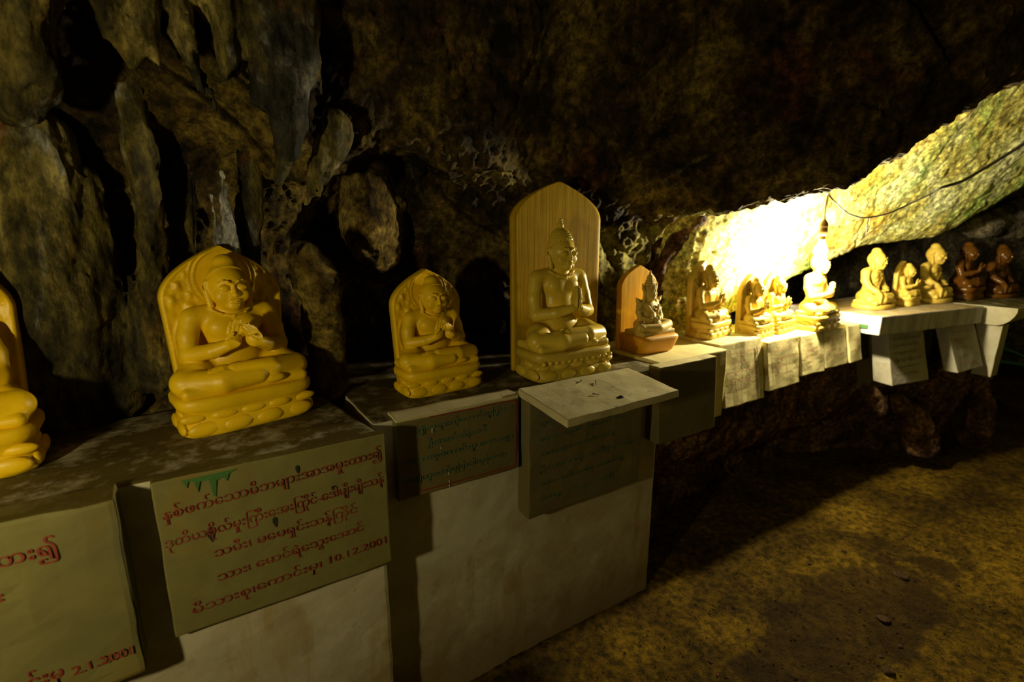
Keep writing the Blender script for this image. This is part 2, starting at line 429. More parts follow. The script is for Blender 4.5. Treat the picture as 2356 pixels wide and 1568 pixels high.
tail = [(0.35, 2.78), (-1.0, 2.9), (-2.2, 2.2), (-2.5, 0.9), (-2.55, -0.1)]
near_keys = [
 (-1.90, [(1.72,.4),(1.70,.95),(1.73,1.22),(1.73,1.48),(1.68,1.64),(1.58,1.76),(1.49,1.97),(1.30,2.32)] + tail),
 (-0.40, [(1.72,.4),(1.70,.95),(1.73,1.22),(1.73,1.48),(1.68,1.64),(1.58,1.76),(1.49,1.97),(1.30,2.32)] + tail),
 (0.05, [(1.75,.4),(1.72,.95),(1.75,1.20),(1.75,1.46),(1.70,1.62),(1.58,1.74),(1.49,1.97),(1.30,2.32)] + tail),
 (0.28, [(1.82,.4),(1.80,.95),(1.86,1.20),(1.84,1.44),(1.72,1.56),(1.58,1.58),(1.50,1.86),(1.30,2.32)] + tail),
 (0.46, [(2.02,.4),(2.00,.95),(2.06,1.20),(2.02,1.48),(1.82,1.66),(1.55,1.67),(1.47,1.90),(1.28,2.32)] + tail),
 (0.60, [(2.02,.4),(2.00,.95),(2.04,1.20),(2.00,1.48),(1.80,1.67),(1.54,1.68),(1.46,1.90),(1.27,2.32)] + tail),
 (0.73, [(1.96,.4),(1.94,.95),(1.97,1.20),(1.93,1.46),(1.77,1.62),(1.53,1.63),(1.45,1.88),(1.26,2.32)] + tail),
 (0.92, [(1.86,.4),(1.82,.95),(1.85,1.20),(1.82,1.44),(1.72,1.60),(1.53,1.65),(1.44,1.90),(1.25,2.32)] + tail),
 (1.12, [(1.78,.4),(1.72,.95),(1.74,1.18),(1.74,1.40),(1.71,1.56),(1.65,1.63),(1.50,1.90),(1.24,2.32)] + tail),
 (1.38, [(1.76,.4),(1.67,.95),(1.68,1.15),(1.69,1.34),(1.68,1.46),(1.63,1.54),(1.46,1.84),(1.17,2.28)] + tail),
 (1.62, [(1.75,.4),(1.66,.95),(1.67,1.10),(1.68,1.26),(1.66,1.44),(1.58,1.55),(1.40,1.80),(1.10,2.26)] + tail),
 (1.77, [(1.77,.6),(1.70,.98),(1.70,1.12),(1.70,1.28),(1.62,1.48),(1.49,1.535),(1.31,1.64),(1.04,2.2)] + tail),
 (1.86, [(1.80,1.4),(1.75,1.44),(1.68,1.48),(1.60,1.50),(1.49,1.53),(1.38,1.525),(1.15,1.64),(0.94,2.2)] + tail),
 (1.98, [(1.60,1.95),(1.56,1.86),(1.50,1.76),(1.43,1.65),(1.33,1.56),(1.23,1.555),(0.98,1.66),(0.82,2.2)] + tail),
 (2.19, [(1.42,2.1),(1.39,2.0),(1.35,1.9),(1.28,1.76),(1.19,1.655),(1.10,1.63),(0.85,1.735),(0.70,2.25)] + tail),
 (2.45, [(1.24,2.3),(1.21,2.2),(1.16,2.1),(1.09,1.97),(0.99,1.865),(0.90,1.84),(.68,1.94),(.56,2.36)] + tail),
 (2.66, [(1.05,2.45),(1.02,2.36),(0.97,2.26),(0.90,2.13),(.79,2.03),(.70,2.0),(.51,2.09),(.42,2.46)] + tail),
 (3.20, [(.70,2.7),(.67,2.64),(.62,2.58),(.55,2.50),(.44,2.42),(.35,2.40),(.32,2.52),(.36,2.66)] + tail),
]
tq = np.concatenate([np.linspace(0, 1, 14)[:-1], np.linspace(1, 7, 330)[:-1], np.linspace(7, 12, 70)])
sd = np.concatenate([np.linspace(-1.9, -0.5, 70)[:-1], np.linspace(-0.5, 2.7, 560)[:-1], np.linspace(2.7, 3.2, 30)])
V, Q = loft(near_keys, 0, tq, rock_disp(0.042, -0.030, 0.009, strata=0.026, mid=0.020), sd)
M_ROCK_WALL = M_ROCK.copy(); M_ROCK_WALL.name = 'mossy_cave_wall'
wall_near = obj('wall_left', mesh_np('wall_left', V, Q), M_ROCK_WALL)
tag(wall_near, 'dark brown overhanging cave wall above the statues', kind='structure')
# moss on the low pillar of rock beside the tall arched board, grazing bulb light painted as pale lichened streaks along the lip of the overhang
tf = np.repeat(tq[None, :], len(sd), 0).reshape(-1)
moss = 1.2 * np.clip((V[:, 0] - 1.34) / 0.06, 0, 1) * np.clip((1.92 - V[:, 0]) / 0.06, 0, 1) * np.clip((1.52 - V[:, 2]) / 0.10, 0, 1) * np.clip((V[:, 1] - 1.48) / 0.05, 0, 1) * (tf < 5.2)
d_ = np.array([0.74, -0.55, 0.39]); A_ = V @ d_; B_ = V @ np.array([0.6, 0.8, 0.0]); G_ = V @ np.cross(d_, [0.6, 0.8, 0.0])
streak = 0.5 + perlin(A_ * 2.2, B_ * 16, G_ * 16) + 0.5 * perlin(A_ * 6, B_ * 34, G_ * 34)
lip_light = np.clip((V[:, 0] - 1.70) / 0.15, 0, 1) * np.clip((tf - 4.3) / 0.3, 0, 1) * np.clip((5.9 - tf) / 0.7, 0, 1) * streak
for nm, arr in (('moss', moss), ('painted_lip_light', lip_light)):
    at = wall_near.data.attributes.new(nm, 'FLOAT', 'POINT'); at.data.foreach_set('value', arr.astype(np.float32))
nt = M_ROCK_WALL.node_tree; b = nt.nodes['Principled BSDF']; src = b.inputs['Base Color'].links[0].from_socket; v = coords(nt)
def attr_mask(attr, lo, hi):
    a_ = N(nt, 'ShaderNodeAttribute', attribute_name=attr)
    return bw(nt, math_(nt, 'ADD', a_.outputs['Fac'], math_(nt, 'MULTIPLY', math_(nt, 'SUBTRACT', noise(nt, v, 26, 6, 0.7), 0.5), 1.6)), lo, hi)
mossc = ramp(nt, noise(nt, v, 14, 7, 0.7), [(0.38, (0.05, 0.035, 0.006)), (0.5, (0.22, 0.19, 0.035)), (0.62, (0.46, 0.43, 0.12))])
c = mix(nt, attr_mask('moss', 0.45, 0.75), src, mossc)
c = mix(nt, attr_mask('painted_lip_light', 0.55, 0.75), c, (0.52, 0.56, 0.30))  # pale green colour stands in for light grazing the lip
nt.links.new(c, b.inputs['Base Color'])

ftail = [(-0.6, 3.0), (-2.2, 2.3), (-2.6, -0.1)]
far_keys = [
 (1.55, [(1.98,.0),(1.96,.95),(1.96,1.02),(1.96,1.08),(1.96,1.15),(1.94,1.22),(1.90,1.50),(1.80,1.85),(1.1,2.6)] + ftail),
 (1.80, [(1.86,.0),(1.83,.95),(1.83,1.00),(1.83,1.06),(1.83,1.12),(1.82,1.19),(1.76,1.48),(1.62,1.88),(.9,2.7)] + ftail),
 (2.00, [(1.70,.0),(1.63,.95),(1.63,1.00),(1.63,1.06),(1.63,1.12),(1.62,1.19),(1.55,1.48),(1.40,1.88),(.8,2.7)] + ftail),
 (2.45, [(1.80,.0),(1.76,.93),(1.74,.96),(1.71,.98),(1.67,1.00),(1.62,1.05),(1.53,1.42),(1.34,1.88),(.7,2.7)] + ftail),
 (2.95, [(2.3,.0),(2.3,.80),(2.3,1.02),(2.1,1.15),(1.78,1.16),(1.61,1.18),(1.49,1.50),(1.28,1.95),(.6,2.7)] + ftail),
 (3.49, [(2.5,.0),(2.5,.80),(2.5,1.12),(2.3,1.30),(1.75,1.35),(1.50,1.356),(1.32,1.66),(1.08,2.03),(.5,2.75)] + ftail),
 (4.17, [(2.4,.0),(2.4,.80),(2.4,1.15),(2.2,1.38),(1.65,1.45),(1.30,1.45),(1.08,1.78),(.85,2.15),(.3,2.8)] + ftail),
 (4.50, [(2.4,.0),(2.4,.80),(2.4,1.25),(2.2,1.55),(1.5,1.68),(1.09,1.70),(.88,1.98),(.68,2.3),(.1,2.85)] + ftail),
 (5.10, [(2.3,.0),(2.3,.80),(2.3,1.40),(2.1,1.80),(1.2,1.95),(.75,1.98),(.55,2.2),(.4,2.45),(-.1,2.9)] + ftail),
 (6.80, [(2.0,.0),(2.0,.80),(2.0,1.40),(1.8,1.90),(1.0,2.1),(.5,2.2),(.3,2.35),(.1,2.5),(-.3,2.9)] + ftail),
 (8.20, [(1.2,.0),(1.2,.80),(1.1,1.40),(1.0,1.72),(.8,1.85),(.5,1.95),(.3,2.15),(.1,2.4),(-.3,2.9)] + ftail),
]
tq = np.concatenate([np.linspace(0, 2, 40)[:-1], np.linspace(2, 7.4, 260)[:-1], np.linspace(7.4, 11, 40)])
sd = np.concatenate([np.linspace(1.55, 4.6, 330)[:-1], np.linspace(4.6, 8.2, 170)])
V, Q = loft(far_keys, 0, tq, rock_disp(0.035, -0.012, 0.006, seed=4.2, crack=0.012, mid=0.010), sd)
wall_far = obj('wall_back', mesh_np('wall_back', V, Q), M_LITROCK)
tag(wall_far, 'pale green and ochre lichened rock lit by the bulb', kind='structure')
wall_far.data.materials.append(M_GREYROCK)
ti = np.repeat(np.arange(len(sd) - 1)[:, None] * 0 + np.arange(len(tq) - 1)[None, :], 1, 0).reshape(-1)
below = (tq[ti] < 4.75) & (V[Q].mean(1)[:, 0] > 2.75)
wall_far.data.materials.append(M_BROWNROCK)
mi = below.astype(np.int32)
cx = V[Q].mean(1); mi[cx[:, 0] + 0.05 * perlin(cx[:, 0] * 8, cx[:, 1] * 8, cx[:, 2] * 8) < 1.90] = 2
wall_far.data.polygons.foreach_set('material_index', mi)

# closing rock at both ends of the passage
def end_wall(name, s, label):
    ys = np.linspace(-2.8, 2.8, 90); zs = np.linspace(-0.2, 3.2, 60)
    Y, Z = np.meshgrid(ys, zs, indexing='ij')
    X = s + 0.12 * fbm(Y * 0 + s, Y, Z, 1.6, 4)
    idx = np.arange(Y.size).reshape(Y.shape)
    Q = np.stack([idx[:-1, :-1], idx[1:, :-1], idx[1:, 1:], idx[:-1, 1:]], -1).reshape(-1, 4)
    o = obj(name, mesh_np(name, np.stack([X, Y, Z], -1).reshape(-1, 3), Q), M_ROCK)
    tag(o, label, kind='structure')
end_wall('wall_near_end', -1.85, 'dark rock closing the near end of the passage')
end_wall('wall_far_end', 7.9, 'dark rock closing the far end of the passage')

# flowstone curtain with hanging stalactites, and ribbed columns running down behind the statues
LOBES = {
'stalactite_curtain': ([
 [(-0.12,1.42,1.953,.052),(-0.095,1.42,1.864,.041),(-0.071,1.42,1.794,.017)], [(-0.027,1.42,1.959,.046),(-0.038,1.42,1.875,.037),(-0.071,1.42,1.794,.014)],
 [(-0.035,1.43,1.845,.028),(-0.014,1.43,1.796,.008)], [(0.046,1.43,1.996,.057),(0.04,1.43,1.875,.037),(0.05,1.43,1.788,.025),(0.074,1.43,1.731,.012)],
 [(0.11,1.41,1.987,.058),(0.094,1.41,1.844,.039),(0.081,1.41,1.724,.014)], [(0.143,1.43,1.966,.05),(0.136,1.43,1.856,.022),(0.13,1.43,1.733,.007)],
 [(0.224,1.44,2.042,.092),(0.208,1.44,1.871,.063),(0.177,1.44,1.75,.034)], [(0.276,1.42,2.009,.062),(0.274,1.42,1.877,.051),(0.23,1.42,1.713,.043),(0.196,1.42,1.567,.02)],
 [(0.278,1.40,1.843,.037),(0.257,1.40,1.712,.027),(0.234,1.40,1.629,.013)], [(0.308,1.42,1.853,.015),(0.315,1.42,1.783,.011),(0.291,1.42,1.714,.008)],
 [(0.362,1.47,1.724,.053),(0.31,1.47,1.621,.033),(0.265,1.47,1.518,.012),(0.198,1.47,1.461,.010),(0.159,1.47,1.372,.009)], [(0.386,1.46,1.692,.026),(0.296,1.46,1.541,.011)],
 [(-0.24,1.46,1.94,.102),(-0.253,1.46,1.775,.083),(-0.272,1.46,1.70,.053)], [(-0.182,1.42,1.894,.043),(-0.183,1.42,1.80,.010)],
 [(-0.5,1.50,2.02,.10),(-0.3,1.48,2.10,.10),(-0.05,1.47,2.12,.09),(0.25,1.47,2.13,.10)],
 ], (-0.62,1.22,1.30), (0.52,1.66,2.24), 0.022),
'flowstone_column': ([
 [(-0.087,1.62,1.84,.037),(-0.095,1.62,1.641,.048),(-0.115,1.63,1.35,.052),(-0.12,1.66,1.05,.06)], [(0.01,1.73,1.80,.034),(-0.029,1.73,1.346,.040),(-0.04,1.73,1.05,.045)],
 [(0.176,1.66,1.72,.043),(0.125,1.66,1.338,.038),(0.12,1.68,1.0,.05)], [(-0.299,1.66,1.65,.092),(-0.318,1.66,1.27,.125),(-0.33,1.70,1.0,.13)],
 [(-0.205,1.67,1.567,.049),(-0.219,1.67,1.284,.057),(-0.22,1.70,1.0,.07)],
 ], (-0.62,1.40,0.90), (0.34,1.90,1.95), 0.02),
'calcite_rib': ([[(0.085,1.60,1.62,.010),(0.082,1.60,1.368,.029),(0.08,1.64,1.05,.04)], [(0.056,1.60,1.541,.010),(0.051,1.60,1.345,.017),(0.04,1.64,1.05,.03)]], (-0.02,1.50,0.98), (0.16,1.74,1.68), 0.008),
}
HOLLOWS = {'stalactite_curtain': [((-0.155,1.44,1.80), (.035,.12,.11)), ((0.005,1.44,1.74), (.045,.10,.06)), ((0.150,1.42,1.66), (.03,.10,.07)), ((0.30,1.44,1.74), (.012,.08,.035)), ((0.075,1.39,1.86), (.010,.04,.07))],
  'flowstone_column': [((-0.155,1.60,1.55), (.022,.09,.20)), ((0.0,1.58,1.40), (.012,.05,.25))]}
for nm, (lobes, lo, hi, k) in LOBES.items():
    F_ = Field(lo, hi, 0.0075 if nm != 'calcite_rib' else 0.004)
    for L in lobes:
        F_.chain([p[:3] for p in L], [p[3] for p in L], k)
    for c_, r_ in HOLLOWS.get(nm, ()): F_.ell(c_, r_, 0.03, sub=True)
    F_.displace(lambda x, y, z: 0.016 * fbm(x, y, z * 0.30, 11, 4, 0.55, True) - 0.012 * fbm(x, y, z * 0.35, 26, 4, 0.6) - 0.006 * fbm(x, y, z * 0.7, 70, 2), 0.08)
    V, Q = F_.mesh()
    o = obj(nm, mesh_np(nm, V, Q), M_CALCITE if nm == 'calcite_rib' else M_FLOW, wall_near)

def blob_rock(name, chains, lo, hi, mat, label, cat, k=0.05, h=0.01, amp=0.02, fr=8):
    F_ = Field(lo, hi, h)
    for L in chains: F_.chain([p[:3] for p in L], [p[3] for p in L], k)
    F_.displace(lambda x, y, z: amp * fbm(x, y, z, fr, 5, 0.55, True) - amp * 0.8 * fbm(x + 3, y, z, fr * 0.5, 2), 0.12)
    V, Q = F_.mesh()
    o = obj(name, mesh_np(name, V, Q), mat)
    return tag(o, label, cat)

blob_rock('boulder', [[(0.273,1.60,1.374,.055),(0.31,1.62,1.295,.068),(0.32,1.62,1.146,.058),(0.315,1.62,0.95,.075)]], (0.12,1.42,.90), (0.50,1.82,1.50), M_ROCK,
          'upright grey brown boulder leaning behind the large gold statue on the near plinth', 'boulder', h=0.007, amp=0.016, fr=12)
blob_rock('rock_bulge', [[(0.56,1.92,1.62,.10),(0.55,1.89,1.465,.10),(0.59,1.92,1.36,.09)],[(0.66,1.95,1.55,.08),(0.64,1.95,1.40,.07)]], (0.34,1.66,1.18), (0.84,2.15,1.80), M_OCHREROCK,
          'rough ochre brown rock bulging out of the dark alcove wall', 'rock', h=0.008, amp=0.02, fr=11)
blob_rock('hanging_rock', [[(4.78,1.44,1.48,.06),(5.0,1.38,1.49,.10),(5.4,1.30,1.54,.16),(6.0,1.25,1.62,.22)]], (4.6,0.9,1.15), (6.3,1.75,2.0), M_GREYROCK,
          'pale beige rock hanging behind the bronze statues at the far right', 'rock', k=0.1, h=0.016, amp=0.04, fr=5)
blob_rock('curved_rock_rib', [[(1.80,1.73,.96,.06),(1.83,1.71,1.10,.048),(1.88,1.69,1.25,.04),(1.95,1.65,1.40,.04),(2.02,1.58,1.52,.05)]], (1.68,1.46,.90), (2.14,1.86,1.64), M_BROWNROCK,
          'brown rib of rock curving up between the crowned statue and the brightly lit wall', 'rock', k=0.04, h=0.008, amp=0.014, fr=13)

# ------------------------------------------------------------------ earth floor
xs = np.concatenate([np.linspace(-1.9, 0.6, 60)[:-1], np.linspace(0.6, 4.6, 520)[:-1], np.linspace(4.6, 8.2, 120)])
ys = np.concatenate([np.linspace(-2.7, -0.4, 50)[:-1], np.linspace(-0.4, 1.9, 320)[:-1], np.linspace(1.9, 2.7, 14)])
X, Y = np.meshgrid(xs, ys, indexing='ij')
Zf = 0.022 * fbm(X, Y, X * 0, 1.7, 3) + 0.012 * fbm(X, Y, X * 0 + 3, 8, 4, 0.6) + 0.010 * fbm(X, Y, X * 0 + 7, 30, 3, 0.65)
Zf -= 0.02 + 0.012
idx = np.arange(X.size).reshape(X.shape)
Q = np.stack([idx[:-1, :-1], idx[1:, :-1], idx[1:, 1:], idx[:-1, 1:]], -1).reshape(-1, 4)
m, nt, b = new_mat('damp_earth')
v = coords(nt)
c = ramp(nt, noise(nt, v, 3.0, 9, 0.65, 0.3), [(0.36, (0.055, 0.030, 0.001)), (0.5, (0.125, 0.072, 0.003)), (0.64, (0.22, 0.130, 0.007))])
c = mix(nt, 0.8, c, mix(nt, 1.0, c, ramp(nt, noise(nt, v, 30, 8, 0.75), [(0.40, (0.2,) * 3), (0.60, (1.8,) * 3)]), 'MULTIPLY'))
# a damp, trodden patch in the middle of the path
mp = N(nt, 'ShaderNodeMapping'); mp.inputs['Location'].default_value = (-1.98 / 0.72, -0.70 / 0.17, 0); mp.inputs['Scale'].default_value = (1 / 0.72, 1 / 0.17, 0)
tc = N(nt, 'ShaderNodeTexCoord'); nt.links.new(tc.outputs['Object'], mp.inputs['Vector'])
ln = N(nt, 'ShaderNodeVectorMath', operation='LENGTH'); nt.links.new(mp.outputs['Vector'], ln.inputs[0])
wet = bw(nt, math_(nt, 'SUBTRACT', 2.0, math_(nt, 'ADD', ln.outputs['Value'], math_(nt, 'MULTIPLY', math_(nt, 'SUBTRACT', noise(nt, v, 6, 6, 0.65), 0.5), 2.2))), 0.82, 1.25)
c = mix(nt, math_(nt, 'MULTIPLY', wet, 0.70), c, (0.030, 0.013, 0.002))
nt.links.new(c, b.inputs['Base Color']); b.inputs['Roughness'].default_value = 0.8; b.inputs['Specular IOR Level'].default_value = 0.15
bump(nt, b, math_(nt, 'ADD', noise(nt, v, 24, 9, 0.75), math_(nt, 'MULTIPLY', noise(nt, v, 150, 4, 0.6), 0.4)), 1.0, 0.04)
M_EARTH = m
floor = obj('floor', mesh_np('floor', np.stack([X, Y, Zf], -1).reshape(-1, 3), Q), M_EARTH)
tag(floor, 'trodden brown earth floor of the cave', kind='structure')
def floor_z(x, y):
    i = int(np.argmin(np.abs(xs - x))); j = int(np.argmin(np.abs(ys - y))); return float(Zf[i, j])

# rock outcrop that carries the right half of the shelf
out_keys = [
 (1.40, [(1.80,.62),(1.50,.655),(1.36,.655),(1.33,.60),(1.40,.50),(1.52,.42),(1.60,.22),(1.62,-.05)]),
 (1.75, [(1.80,.62),(1.50,.655),(1.33,.655),(1.31,.59),(1.38,.47),(1.52,.40),(1.62,.22),(1.64,-.05)]),
 (2.20, [(1.80,.64),(1.50,.675),(1.36,.675),(1.35,.58),(1.38,.46),(1.50,.33),(1.66,.18),(1.70,-.05)]),
 (3.00, [(1.80,.70),(1.50,.735),(1.38,.735),(1.38,.60),(1.40,.45),(1.50,.32),(1.70,.18),(1.76,-.05)]),
 (3.60, [(1.90,.60),(1.60,.62),(1.38,.60),(1.33,.50),(1.36,.38),(1.46,.26),(1.56,.12),(1.60,-.05)]),
 (4.15, [(1.90,.58),(1.55,.60),(1.20,.60),(1.08,.52),(1.10,.40),(1.16,.26),(1.20,.12),(1.22,-.05)]),
 (4.55, [(1.95,.50),(1.65,.50),(1.35,.48),(1.22,.40),(1.22,.30),(1.26,.20),(1.30,.10),(1.32,-.05)]),
 (4.95, [(2.1,.2),(1.9,.2),(1.8,.18),(1.72,.15),(1.70,.1),(1.70,.06),(1.70,.02),(1.70,-.05)]),
]
V, Q = loft(out_keys, 330, np.linspace(0, 7, 130), rock_disp(0.03, -0.036, 0.010, f1=3.4, seed=9.1))
o = obj('rock_outcrop', mesh_np('rock_outcrop', V, Q), M_BROWNROCK)
tag(o, 'rough red brown rock outcrop carrying the right half of the shelf', kind='structure')

# ------------------------------------------------------------------ statues (modelled in centimetres, then scaled)
def add_head(F_, cy, cz, q=1.0):
    """face looking towards -Y, centre of the skull at (0, cy, cz)"""
    P = lambda x, y, z: (x * q, cy + y * q, cz + z * q)
    r = lambda *a: tuple(v * q for v in a)
    F_.ell(P(0, 0.3, 0.4), r(4.7, 5.1, 5.4), 0.6)
    F_.ell(P(0, -0.9, -2.4), r(3.7, 3.9, 3.6), 1.0)
    F_.ell(P(0, -3.6, -4.6), r(1.5, 1.2, 1.1), 0.8)                # chin
    for s in (-1, 1):
        F_.ell(P(2.5 * s, -3.2, -1.9), r(1.5, 1.2, 1.6), 0.9)       # cheek
        F_.ell(P(1.95 * s, -4.55, 0.10), r(1.30, 0.8, 0.85), 0.35)   # lowered eyelid
        F_.chain([P(0.9 * s, -5.25, -0.25), P(1.95 * s, -5.35, -0.52), P(3.0 * s, -4.6, -0.30)], [0.10 * q, 0.13 * q, 0.08 * q], 0.10)  # lash line
        F_.chain([P(0.5 * s, -5.0, 1.15), P(1.2 * s, -5.0, 1.75), P(2.3 * s, -4.6, 1.95), P(3.5 * s, -3.6, 1.35)], [0.22 * q, 0.24 * q, 0.22 * q, 0.16 * q], 0.45)  # brow
        F_.chain([P(4.75 * s, 0.2, 1.4), P(5.15 * s, 0.5, 0.2), P(4.85 * s, 0.1, -2.0), P(4.5 * s, -0.2, -4.6)], [0.75 * q, 0.85 * q, 0.7 * q, 0.75 * q], 0.35)  # long ear
        F_.ell(P(5.45 * s, 0.0, 0.2), r(0.35, 0.55, 0.8), 0.2, sub=True)
    F_.chain([P(0, -4.85, 1.0), P(0, -5.2, -0.7), P(0, -5.55, -1.65)], [0.40 * q, 0.45 * q, 0.55 * q], 0.4)   # nose
    for s in (-1, 1): F_.ell(P(0.58 * s, -5.05, -1.85), r(0.48, 0.5, 0.4), 0.25)
    F_.ell(P(0, -4.95, -2.95), r(1.35, 0.65, 0.33), 0.2)
    F_.ell(P(0, -4.85, -3.55), r(1.1, 0.65, 0.36), 0.2)
    F_.cap(P(-1.35, -5.1, -3.2), P(1.35, -5.1, -3.2), 0.13 * q, k=0.1, sub=True)

def hair_mesh(cy, cz, q, h, knob, curls):
    F_ = Field((-6.5 * q, cy - 6.5 * q, cz - 2.5 * q), (6.5 * q, cy + 7 * q, cz + 13 * q), h)
    P = lambda x, y, z: (x * q, cy + y * q, cz + z * q)
    F_.ell(P(0, 0.5, 0.9), (4.92 * q, 5.28 * q, 5.4 * q), 0.3)
    # hairline: cut the face away with a sloped plane
    X, Y, Z = F_.grid((slice(None),) * 3)
    plane = (2.35 + 0.0 * X) - ((Z - cz) / q * 0.82 + (Y - cy) / q * 0.72 + 0.05 * (X / q)**2 * 0.6)
    F_.D = np.maximum(F_.D, plane.astype(np.float32) * q * 0.8)
    if knob: F_.ell(P(0, 1.0, 5.2), (3.5 * q, 3.5 * q, 3.4 * q), 2.2)
    else: F_.ell(P(0, 1.2, 6.0), (2.7 * q, 2.7 * q, 2.2 * q), 1.0)
    if knob:
        F_.chain([P(0, 1.2, 8.0), P(0, 1.2, 9.4), P(0, 1.1, 11.2)], [1.3 * q, 1.0 * q, 0.55 * q], 0.5)
    if curls:
        F_.displace(lambda x, y, z: -0.26 * q * np.maximum(0, np.sin(np.arctan2(x, y - cy) * 22) * np.sin((z - cz) / q * 4.0)), 1.0)
    return F_.mesh()

def finger_set(F_, base, direc, side, L=3.4, r=0.42, up=None, spread=0.75, curl=(0, 0, 0)):
    """four fingers of unequal length on one palm edge, gently bent"""
    base = np.array(base, float); direc = np.array(direc, float); direc /= np.linalg.norm(direc)
    side = np.array(side, float); side /= np.linalg.norm(side); curl = np.array(curl, float)
    for i, l in enumerate((0.86, 1.0, 0.95, 0.74)):
        b = base + side * (i - 1.5) * spread
        m1 = b + direc * L * l * 0.5 + curl * 0.25
        e = b + direc * L * l + curl
        F_.chain([b, m1, e], [r * 1.08, r, r * 0.8], 0.14)

def legs(F_, half=16.0, top=7.5):
    """crossed legs in half lotus, soles up"""
    for s in (-1, 1):
        F_.chain([(5.0 * s, 3.0, 4.2), (half * 0.62 * s, -1.2, 4.4), ((half - 3.2) * s, -4.6, 3.5)], [4.3, 4.0, 3.3], 1.0)
    F_.chain([(-(half - 3.0), -5.0, 3.3), (-5.5, -8.8, 3.3), (2.5, -9.6, 3.6)], [3.2, 2.9, 2.1], 0.7)      # shin below
    F_.chain([((half - 3.0), -5.0, 3.6), (6.0, -8.0, 4.6), (-2.5, -8.4, 5.6)], [3.2, 2.8, 1.9], 0.35)     # shin above
    F_.ell((-5.2, -7.6, 6.0), (3.2, 1.6, 1.25), 0.4, rz=0.25)                                       # foot resting on the thigh
    for i in range(5): F_.ell((-8.2 + 0.12 * i, -8.6 + 0.62 * i, 6.0), (0.62, 0.36, 0.5), 0.12)
    F_.ell((5.8, -9.9, 2.3), (3.0, 1.4, 1.2), 0.4, rz=-0.2)                                         # lower foot
    F_.box((0, -2.2, 1.3), (half - 1.2, 7.6, 1.5), 1.4, 0.8)                                        # robe spread on the seat

def torso(F_, zs, wide=1.0, hem=False):
    """waist to neck, zs = shoulder height"""
    F_.ell((0, 1.2, 7.5), (7.0 * wide, 5.2, 5.0), 1.5)
    F_.ell((0, 1.4, zs * 0.55 + 1), (6.0 * wide, 4.6, zs * 0.30), 1.6)
    F_.ell((0, 1.5, zs - 4.0), (7.4 * wide, 4.7, 5.2), 1.6)
    for s in (-1, 1):
        F_.ell((3.0 * s, -1.6, zs - 4.2), (2.9, 1.8, 2.4), 1.2)
        F_.cap((2.0 * s, 1.6, zs - 0.4), (8.2 * wide * s, 1.8, zs - 1.4), 2.5, 2.6, 1.2)
    # the robe's hem running over the chest
    if hem: F_.chain([(6.8 * wide, -0.6, zs + 0.2), (3.6, -2.7, zs - 3.2), (-2.5, -3.1, zs - 7.0), (-6.0 * wide, -1.0, zs - 9.4)], [0.2, 0.24, 0.24, 0.2], 0.9)
    F_.chain([(-5.2, -0.6, zs + 0.9), (-3.0, -2.3, zs - 0.6), (0, -3.0, zs - 1.3), (3.0, -2.3, zs - 0.6), (5.2, -0.6, zs + 0.9)], [0.18, 0.2, 0.22, 0.2, 0.18], 0.5)

def body_teaching(h):
    F_ = Field((-18, -14, -0.6), (18, 8.5, 36.5), h)
    zs = 20.0
    legs(F_, 16.3); torso(F_, zs)
    F_.cap((0, 1.0, zs - 1), (0, 0.3, zs + 3.5), 3.0, 2.8, 1.0)
    for s in (-1, 1):
        F_.chain([(9.0 * s, 1.8, zs - 1.8), (10.4 * s, 0.8, zs - 6.0), (10.9 * s, -1.0, 9.6)], [2.65, 2.4, 2.1], 0.7)
        F_.chain([(10.9 * s, -1.2, 9.6), (6.6 * s, -5.4, 10.6), (3.2 * s, -8.2, 12.2)], [2.15, 1.9, 1.35], 0.6)
    # statue's right hand: palm out, thumb and first finger in a ring; left hand: palm in, behind the ring
    F_.ell((-2.3, -8.9, 13.6), (2.1, 1.1, 2.3), 0.4, rz=0.3)
    finger_set(F_, (-2.0, -9.2, 15.2), (0.18, -0.12, 1.0), (1, -0.15, 0), 3.7, 0.55, spread=0.92, curl=(0.4, 0.35, -0.3))
    F_.chain([(-3.2, -9.2, 13.2), (-3.9, -10.0, 14.2), (-2.8, -10.4, 15.4)], [0.6, 0.52, 0.42], 0.2)
    F_.ell((2.5, -8.7, 13.2), (2.1, 1.15, 2.3), 0.4, rz=-0.5)
    finger_set(F_, (2.0, -9.4, 14.6), (-0.35, -0.3, 1.0), (0.9, 0.4, 0), 3.5, 0.55, spread=0.92, curl=(-0.5, -0.25, -0.4))
    F_.chain([(3.4, -9.0, 12.8), (2.9, -10.3, 13.5), (1.4, -10.9, 14.3)], [0.6, 0.52, 0.42], 0.2)
    add_head(F_, -0.3, 26.0, 1.02)
    return F_.mesh(), (-0.3, 26.0, 1.02)

